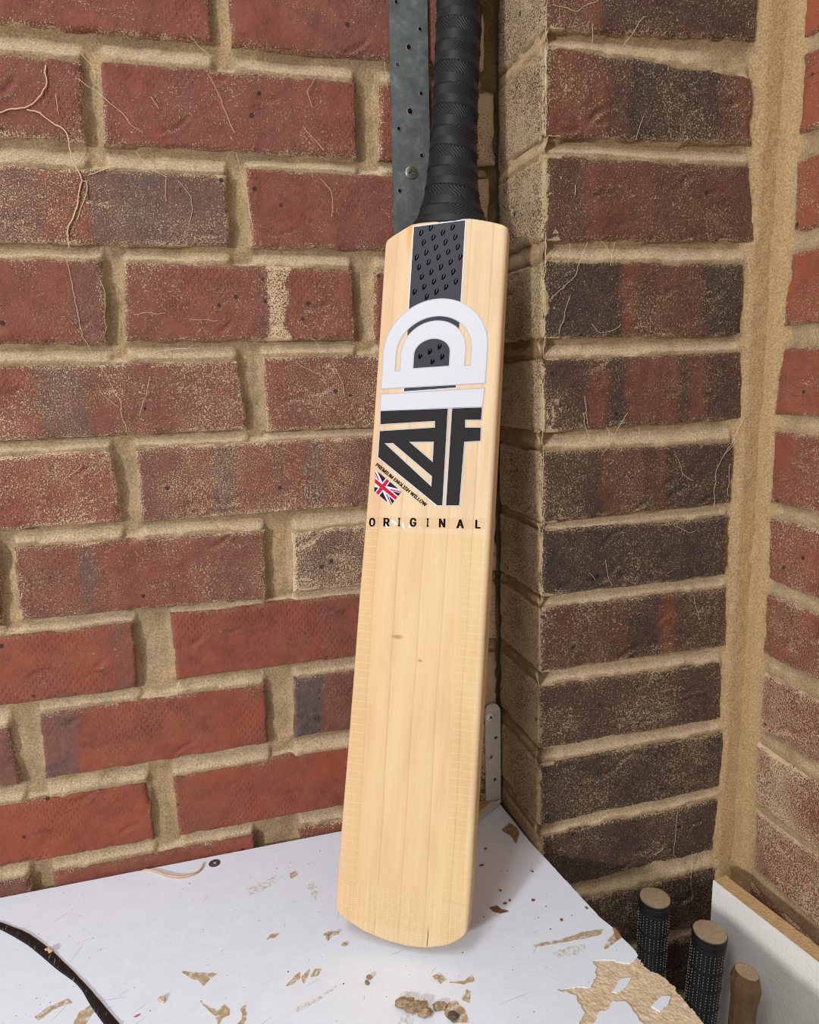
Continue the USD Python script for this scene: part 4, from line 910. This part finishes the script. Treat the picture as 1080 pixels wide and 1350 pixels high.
red = unary_union([rc_, rd.difference(wc)]); white = unary_union([wc.difference(rc_), wd.difference(wc).difference(rd)]); blue = Rf.difference(unary_union([wc, wd]))
fl_ = [rot(g).intersection(cut) for g in (red, white, blue)]
flag = add('flag_sticker', decal(fl_[1], .00012), M_WHITE, bat, label='small british flag sticker at the left edge of the face')
add('flag_red', decal(fl_[0], .00012), plain('flag_red_ink', lin(190, 18, 40), .6, spec=.1), flag)
add('flag_blue', decal(fl_[2], .00012), plain('flag_blue_ink', lin(22, 20, 62), .6, spec=.1), flag)


def clear_film(name, tint, film, amount, rough=.12, thread=None, wavy=0.0):
    n = {'tr': ('transparent_bsdf', {'color': tint}), 'p': ('principled_bsdf', {'base_color': film, 'roughness': rough, 'specular_ior_level': .6}), 'm': ('mix_closure', {'fac': amount})}
    l = [('tr.BSDF', 'm.closure1'), ('p.BSDF', 'm.closure2')]
    if wavy:
        n.update({'t': ('texture_coordinate', {}), 'wv': ('noise_texture', {'scale': 120.0, 'detail': 1.0}), 'wb': ('bump', {'distance': wavy})})
        l += [('t.object', 'wv.vector'), ('wv.fac', 'wb.height'), ('wb.normal', 'p.normal')]
    if thread:
        px, pz = thread
        n.update({'t': ('texture_coordinate', {}), 's': ('separate_xyz', {}), 'wn': ('noise_texture', {'scale': 260.0, 'detail': 2.0}),
                  'a': ('math', {'math_type': 'multiply', 'value2': 1 / px}), 'an': ('math', {'math_type': 'multiply_add', 'value2': .35}), 'af': ('math', {'math_type': 'pingpong', 'value2': .5}), 'ar': ('map_range', {'from_min': .10, 'from_max': .0, 'to_min': 0.0, 'to_max': .42, 'clamp': True}),
                  'b': ('math', {'math_type': 'multiply', 'value2': 1 / pz}), 'bf': ('math', {'math_type': 'pingpong', 'value2': .5}), 'br': ('map_range', {'from_min': .00045 / pz, 'from_max': .0, 'to_min': 0.0, 'to_max': .75, 'clamp': True}),
                  'bm': ('math', {'math_type': 'multiply'}), 'x': ('math', {'math_type': 'maximum'}), 'y': ('math', {'math_type': 'add', 'value2': amount})})
        l += [('t.object', 's.vector'), ('t.object', 'wn.vector'), ('s.x', 'a.value1'), ('wn.fac', 'an.value1'), ('a.value', 'an.value3'), ('an.value', 'af.value1'), ('af.value', 'ar.value'),
              ('s.z', 'b.value1'), ('b.value', 'bf.value1'), ('bf.value', 'br.value'), ('br.result', 'bm.value1'), ('wn.fac', 'bm.value2'), ('ar.result', 'x.value1'), ('bm.value', 'x.value2'), ('x.value', 'y.value1'), ('y.value', 'm.fac')]
    return mat(name, n, l, 'm.closure')


M_SHEET = clear_film('clear_face_sheet', (.995, .978, .915), lin(240, 214, 160), .03, .42)
M_TAPE = clear_film('clear_tape', (.997, .99, .975), lin(226, 200, 160), .05, .05, wavy=.00035)
M_FIBRE = clear_film('fibre_tape', (.993, .978, .92), lin(246, 232, 194), .05, .5, thread=(.00105, .0062))
M_FIBRET = clear_film('fibre_toe_tape', (.993, .978, .92), lin(246, 232, 194), .05, .5, thread=(.0042, .00155))


def face_patch(x0, x1, zlo, zhi, lift, nx=24, nz=60, wrap=0.0):
    """A film on the face between the x limits; wrap > 0 carries it round the right edge by that much, wrap < 0 round the left."""
    out = []
    for v_ in np.linspace(0, 1, nz):
        zc = zlo + (zhi - zlo) * v_
        r, l, rc, rl = hr(zc), -hl(zc), .0042, .0022
        pts = []
        xs = np.linspace(x0 if x0 is not None else l + rl, x1 if x1 is not None else r - rc, nx)
        if wrap < 0:
            for y in np.linspace(-wrap, rl, 4): pts.append((l - lift, y))
            for k in np.linspace(0, np.pi / 2, 5): pts.append((l + rl - (rl + lift) * math.cos(k), rl - (rl + lift) * math.sin(k)))
        pts += [(x, -lift) for x in xs]
        if wrap > 0:
            for k in np.linspace(0, np.pi / 2, 6): pts.append((r - rc + (rc + lift) * math.sin(k), rc - (rc + lift) * math.cos(k)))
            for y in np.linspace(rc, wrap, 5)[1:]: pts.append((r + lift, y))
        p = np.array(pts)
        z = np.maximum(zc, np.interp(p[:, 0], TOE[:, 0], TOE[:, 1]) + .0008)
        out.append(np.c_[p[:, 0], p[:, 1] + bow(z), z])
    a = np.array(out); nz, nx = a.shape[:2]
    v = a.reshape(-1, 3)
    return v, fix_winding(v, grid_faces(nx, nz), (0, -1, 0))


add('face_sheet', face_patch(-.050, .0465, .012, .3235, .00008), M_SHEET, bat, smooth=True, label='clear protective sheet over the lower face')
add('edge_tape', face_patch(.0305, None, .040, .3235, .00016, nx=12, wrap=.016), M_FIBRE, bat, smooth=True, label='fibre tape along the right edge')
add('edge_tape', face_patch(None, -.0395, .040, .3235, .00016, nx=10, wrap=-.012), M_FIBRE, bat, smooth=True, label='fibre tape along the left edge')
add('toe_tape', face_patch(-.0535, .0475, .0005, .0425, .00018, nx=40, nz=24), M_FIBRET, bat, smooth=True, label='fibre tape across the toe')
add('name_tape', decal([(-48.6, 333.8), (47.3, 337.6), (46.9, 329.0), (-49.3, 324.2)], .00016, .00004), M_TAPE, bat, label='clear tape strip over the lettering')
add('toe_crack', decal([(20.35, 21.0), (20.6, 12), (20.3, 3.6), (19.9, 3.6), (20.1, 12)], .00021, .00003), M_DARK, bat, label='fine dark crack at the toe')

# ---------------------------------------------------------------- things in the corner beyond the bench
PB = (1.436, -.24, FLOOR)
panel = thing('leaning_panel', PB, 'white melamine board standing on edge along the right wall', 'board')
pa, pb = np.array([1.4195, -.128]), np.array([1.4372, -.243]); dp = (pb - pa) / np.linalg.norm(pb - pa); nn = np.array([-dp[1], dp[0]])
if nn[0] < 0:
    nn = -nn
far = pa + dp * .30
ZT = -.7455
quad = np.array([pa, far, far + nn * .0155, pa + nn * .0155])
M_PANEL = plain('painted_board', lin(240, 236, 228), .5, bump=.0006, bscale=420, var=.04, vscale=40)
add('board_face', extrude(Polygon(np.array([pa, far, far + nn * .0008, pa + nn * .0008])), ZT - FLOOR, FLOOR), M_PANEL, panel, base=PB)
bc = extrude(Polygon(np.array([pa + nn * .0009, far + nn * .0009, far + nn * .0165, pa + nn * .0165])), ZT - .0006 - FLOOR, FLOOR)
add('board_core', bc, plain('dusty_board_edge', lin(206, 170, 120), .9, bump=.0018, bscale=500, var=.15, vscale=200), panel, base=PB, label='sawdusty tan top edge of the board')


def small_bat(name, label, top, lean, r, grip, seed):
    """A bat standing on its toe on the floor with the handle up; only the handle end shows above the bench."""
    top = np.array(top); ax = np.array([lean[0], lean[1], 1.0]); ax /= np.linalg.norm(ax)
    b = top - ax * ((top[2] - FLOOR - .003) / ax[2])
    M_ = np.eye(4); X = np.cross([0, 1.0, 0], ax); X /= np.linalg.norm(X); Y = np.cross(ax, X)
    M_[0, :3], M_[1, :3], M_[2, :3], M_[3, :3] = X, Y, ax, b + OFF
    t = thing(name, label=label, cat='cricket bat', group=None, matrix=M_)
    Ltot = (top[2] - FLOOR - .003) / ax[2]
    zb = Ltot - .27
    prof = [(.030, .010), (.034, .020), (.034, .4), (.034, zb - .02), (.018, zb + .005)]
    bl = m3.Manifold.hull(sum([m3.Manifold.cube([w * 2, d, .004], True).translate([0, 0, z]) for z, w, d in ((.004, .036, .016), (.03, .040, .022), (zb - .03, .040, .022), (zb, .020, .02))], m3.Manifold()))
    add('blade', bl, M_WILLOW2, t)
    if grip:
        hs_ = np.arange(zb - .01, Ltot + 1e-6, .0008); tt_ = np.linspace(0, 2 * np.pi, 48, endpoint=False)
        Hh, Tt = np.meshgrid(hs_, tt_, indexing='ij')
        fromtop = Ltot - Hh
        rr = r * (1 + .04 * np.exp(-(fromtop / .004) ** 2)) + .00045 * (np.abs(((fromtop - .0125 + .0016 * np.sin(Tt)) / .0195) % 1 - .5) > .47) + .0006 * ((np.abs(fromtop - .0062) < .0008) | (np.abs(fromtop - .0085) < .0008))
        rr = np.where(fromtop < .0012, rr - .0009, rr)
        v = np.stack([rr * np.cos(Tt), rr * np.sin(Tt), Hh], -1)
        n1, n2 = Hh.shape
        i, j = np.meshgrid(np.arange(n1 - 1), np.arange(n2), indexing='ij')
        q = np.stack([i * n2 + j, i * n2 + (j + 1) % n2, (i + 1) * n2 + (j + 1) % n2, (i + 1) * n2 + j], -1).reshape(-1, 4)
        gp = add('grip', (v.reshape(-1, 3), np.vstack([q[:, [0, 1, 2]], q[:, [0, 2, 3]]])), M_GRIP2, t, smooth=True, label='black rubber grip with ring grooves')
        dm = []
        ov, of = np.array([[1, 0, 0], [-1, 0, 0], [0, 1, 0], [0, -1, 0], [0, 0, 1], [0, 0, -1.0]]), np.array([[0, 2, 4], [2, 1, 4], [1, 3, 4], [3, 0, 4], [2, 0, 5], [1, 2, 5], [3, 1, 5], [0, 3, 5]])
        g = np.random.default_rng(seed)
        for row in range(40):
            ft = .0125 + row * .0030
            if (ft - .0125) % .0195 < .0027:
                continue
            for c in range(24):
                a = 2 * math.pi * c / 24
                s_ = g.uniform(.6, 1.0)
                dm.append((np.array([(r + .0003) * math.cos(a), (r + .0003) * math.sin(a), Ltot - ft]) + ov * [.00062 * s_, .00062 * s_, .00095 * s_], of))
        add('grip_dots', cat_mesh(dm), M_GDOT, gp, kind='stuff')
        cap = m3.Manifold.revolve(m3.CrossSection([[[0, Ltot - .003], [r * .99, Ltot - .003], [r * .99, Ltot - .0002], [r * .8, Ltot + .0012], [r * .3, Ltot + .0018], [0, Ltot + .0016]]]), 40)
        mm = cap.to_mesh(); q = mm.vert_properties[:, :3].copy(); q[:, 2] += np.where(q[:, 2] > Ltot - .001, (fbm(q * 300 + seed, 2, seed) - .5) * .0012, 0)
        add('dusty_end', (q, mm.tri_verts), M_DUSTEND, t, smooth=40, label='handle end covered in pale sawdust')
    else:
        pass
    return t


M_WILLOW2 = plain('plain_willow', lin(214, 182, 132), .6, var=.12, vscale=60)
M_GRIP2 = plain('dimpled_rubber', lin(36, 37, 40), .5, var=.3, vscale=400)
M_GDOT = plain('sawdust_dots', lin(188, 184, 172), .8)
M_DUSTEND = plain('sawdust_end', lin(194, 172, 138), .95, bump=.0016, bscale=700, var=.15, vscale=300)
M_CANE = plain('bare_cane', lin(124, 96, 62), .75, bump=.0006, bscale=300, var=.25, vscale=90)
small_bat('cricket_bat', 'black gripped bat handle nearest the brick pier beyond the bench', (1.3658, -.1134, -.7625), (.012, -.012), .0143, True, 3)
small_bat('cricket_bat', 'black gripped bat handle in front of the white board', (1.3900, -.1630, -.7655), (.055, -.005), .0148, True, 4)
tp = np.array([1.3925, -.2075, -.7690]); ax = np.array([.075, .045, 1.0]); ax /= np.linalg.norm(ax); bs = tp - ax * ((tp[2] - FLOOR - .002) / ax[2])
X = np.cross([0, 1.0, 0], ax); X /= np.linalg.norm(X); M_ = np.eye(4); M_[0, :3], M_[1, :3], M_[2, :3], M_[3, :3] = X, np.cross(ax, X), ax, bs + OFF
Ls = (tp[2] - FLOOR - .002) / ax[2]
stick = thing('bat_handle', label='bare tan wooden bat handle leaning in front of the white board', cat='bat handle', matrix=M_)
cyl = lambda h, a, b, z: m3.Manifold.cylinder(h, a, b, 12).scale([.88, 1.12, 1]).translate([0, 0, z])
add('shaft', m3.Manifold.hull(cyl(.004, .0112, .0112, .001) + cyl(.004, .0108, .0108, Ls - .030)), M_CANE, stick)
add('knob_end', m3.Manifold.hull(cyl(.010, .0108, .0124, Ls - .028) + cyl(.010, .0128, .0100, Ls - .010)), M_CANE, stick)
add('dust_cap', cyl(.0009, .0098, .0085, Ls - .0001), M_DUSTEND, stick, label='sawdust on the end of the bare handle')

# ---------------------------------------------------------------- cobwebs and roots on the walls
M_WEB = plain('dusty_cobweb', lin(214, 190, 150), .9)
M_ROOT = plain('dried_root', lin(206, 170, 130), .8, var=.15, vscale=200)


def strands(paths, to3, r, seed, wig=.0022):
    out = []
    g = np.random.default_rng(seed)
    for p in paths:
        p = np.array(p, float) / 1000
        L_ = np.r_[0, np.cumsum(np.linalg.norm(np.diff(p, axis=0), axis=1))]
        n = max(6, int(L_[-1] / .003)); s_ = np.linspace(0, L_[-1], n)
        a = np.c_[np.interp(s_, L_, p[:, 0]), np.interp(s_, L_, p[:, 1])]
        a += wig * (np.c_[fbm(np.c_[s_ * 110, 0 * s_, 0 * s_ + g.uniform(0, 99)], 3), fbm(np.c_[s_ * 110, 0 * s_, 0 * s_ + g.uniform(0, 99)], 3)] - .5) * 2
        w = .0016 + .0012 * fbm(np.c_[s_ * 60, 0 * s_, 0 * s_ + g.uniform(0, 99)], 2)
        out.append(tube(to3(a[:, 0], a[:, 1], w), r * (.6 + .6 * fbm(np.c_[s_ * 80, 0 * s_, 0 * s_ + g.uniform(0, 99)], 2)), 5))
    return cat_mesh(out)
ROOTS = [[[886,-21],[885,-28],[886,-35],[878,-46],[870,-52],[861,-53],[850,-57]], [[870,-52],[878,-54],[888,-62],[896,-68],[896,-76],[897,-87],[901,-95],[903,-102]], [[903,-102],[898,-116],[893,-130],[889,-140],[888,-152]], [[903,-102],[907,-102],[903,-117],[896,-130]], [[907,-98],[916,-94],[927,-91],[937,-88]]]
WEBL = [[[908,-29],[921,-39],[937,-52],[950,-65]], [[975,-100],[983,-110],[984,-119],[979,-132]], [[912,-12],[918,-21],[920,-29]], [[945,-78],[948,-84],[964,-97],[964,-114]], [[891,-41],[891,-56]], [[959,-37],[964,-47]], [[992,8],[1007,-6]], [[1022,-77],[1025,-90],[1028,-109],[1031,-137]], [[1004,-18],[1012,-36],[1021,-61]], [[1077,-53],[1092,-70]], [[1089,-91],[1098,-103],[1099,-123]], [[1090,-15],[1081,-25],[1086,-37]], [[1148,1],[1151,-21]], [[886,-161],[889,-201],[890,-218],[897,-236],[906,-251],[913,-270],[916,-297]], [[908,-176],[911,-184],[908,-218]], [[899,-257],[900,-265],[911,-277]], [[939,-252],[935,-268],[928,-284]], [[867,-333],[879,-322]], [[894,-322],[902,-314]], [[943,-234],[958,-231],[977,-228]], [[931,-202],[956,-202]], [[1060,-243],[1082,-255],[1086,-266]], [[1093,-243],[1101,-260],[1103,-274]], [[974,-206],[997,-208]], [[1073,-220],[1083,-235]], [[1039,-315],[1057,-326]]]
WEBP = [[[1253,19],[1253,-5]], [[1253,-12],[1253,-28],[1253,-49]], [[1253,-14],[1253,-31],[1253,-60],[1253,-76]], [[1253,-14],[1253,-36],[1253,-45],[1253,-64],[1253,-83]], [[1253,-2],[1253,-14]], [[1337,15],[1328,2],[1319,-8]], [[1292,5],[1292,-9]], [[1340,-57],[1333,-76]], [[1280,-110],[1280,-118]], [[1258,16],[1278,14],[1286,17],[1298,23]], [[1253,-149],[1253,-176],[1253,-215],[1253,-245]], [[1254,-149],[1253,-179],[1253,-215]], [[1276,-155],[1275,-170]], [[1304,-153],[1314,-167]], [[1316,-153],[1312,-172]], [[1292,-156],[1281,-179],[1258,-201]], [[1275,-197],[1267,-227]], [[1297,-220],[1306,-227],[1325,-220]], [[1253,-256],[1253,-281],[1253,-300]], [[1253,-299],[1253,-278],[1253,-260]], [[1291,-279],[1294,-303]], [[1253,-288],[1253,-311],[1253,-339],[1253,-366],[1253,-379]], [[1253,-377],[1254,-395],[1253,-412]], [[1291,-293],[1296,-315]], [[1333,-294],[1320,-315],[1309,-331]], [[1313,-306],[1323,-319]], [[1344,-308],[1345,-319]], [[1253,-393],[1253,-419],[1253,-437],[1256,-450]], [[1253,-444],[1253,-454]], [[1299,-435],[1305,-441]], [[1316,-424],[1319,-443],[1324,-449]], [[1454,-304],[1443,-324],[1432,-340],[1426,-355],[1427,-385]], [[1448,-323],[1435,-337]], [[1441,-345],[1441,-374]], [[1383,-333],[1391,-351],[1403,-359]], [[1386,-399],[1400,-406],[1407,-405]], [[1409,-467],[1418,-493]], [[1404,-694],[1402,-721],[1401,-739]], [[1423,-742],[1423,-770],[1426,-798]], [[1401,-739],[1416,-765]]]
root = thing('dried_root', (0, 0, 0), 'thin branching dried root clinging to the red bricks at upper left', 'root')
add('root_strand', strands(ROOTS[:1] + ROOTS[1:3], to_left, .0006, 3), M_ROOT, root, smooth=True, base=(0, 0, 0))
add('side_strand', strands(ROOTS[3:], to_left, .00038, 4), M_ROOT, root, smooth=True, base=(0, 0, 0))
add('cobweb', strands(WEBL, to_left, .00019, 5), M_WEB, None, smooth=True, label='dusty cobweb threads scattered over the red brick wall on the left', cat='cobweb', kind='stuff')
add('cobweb', strands(WEBP, to_pier, .00020, 6), M_WEB, None, smooth=True, label='dusty cobweb threads over the dark brick pier and its edge', cat='cobweb', kind='stuff')
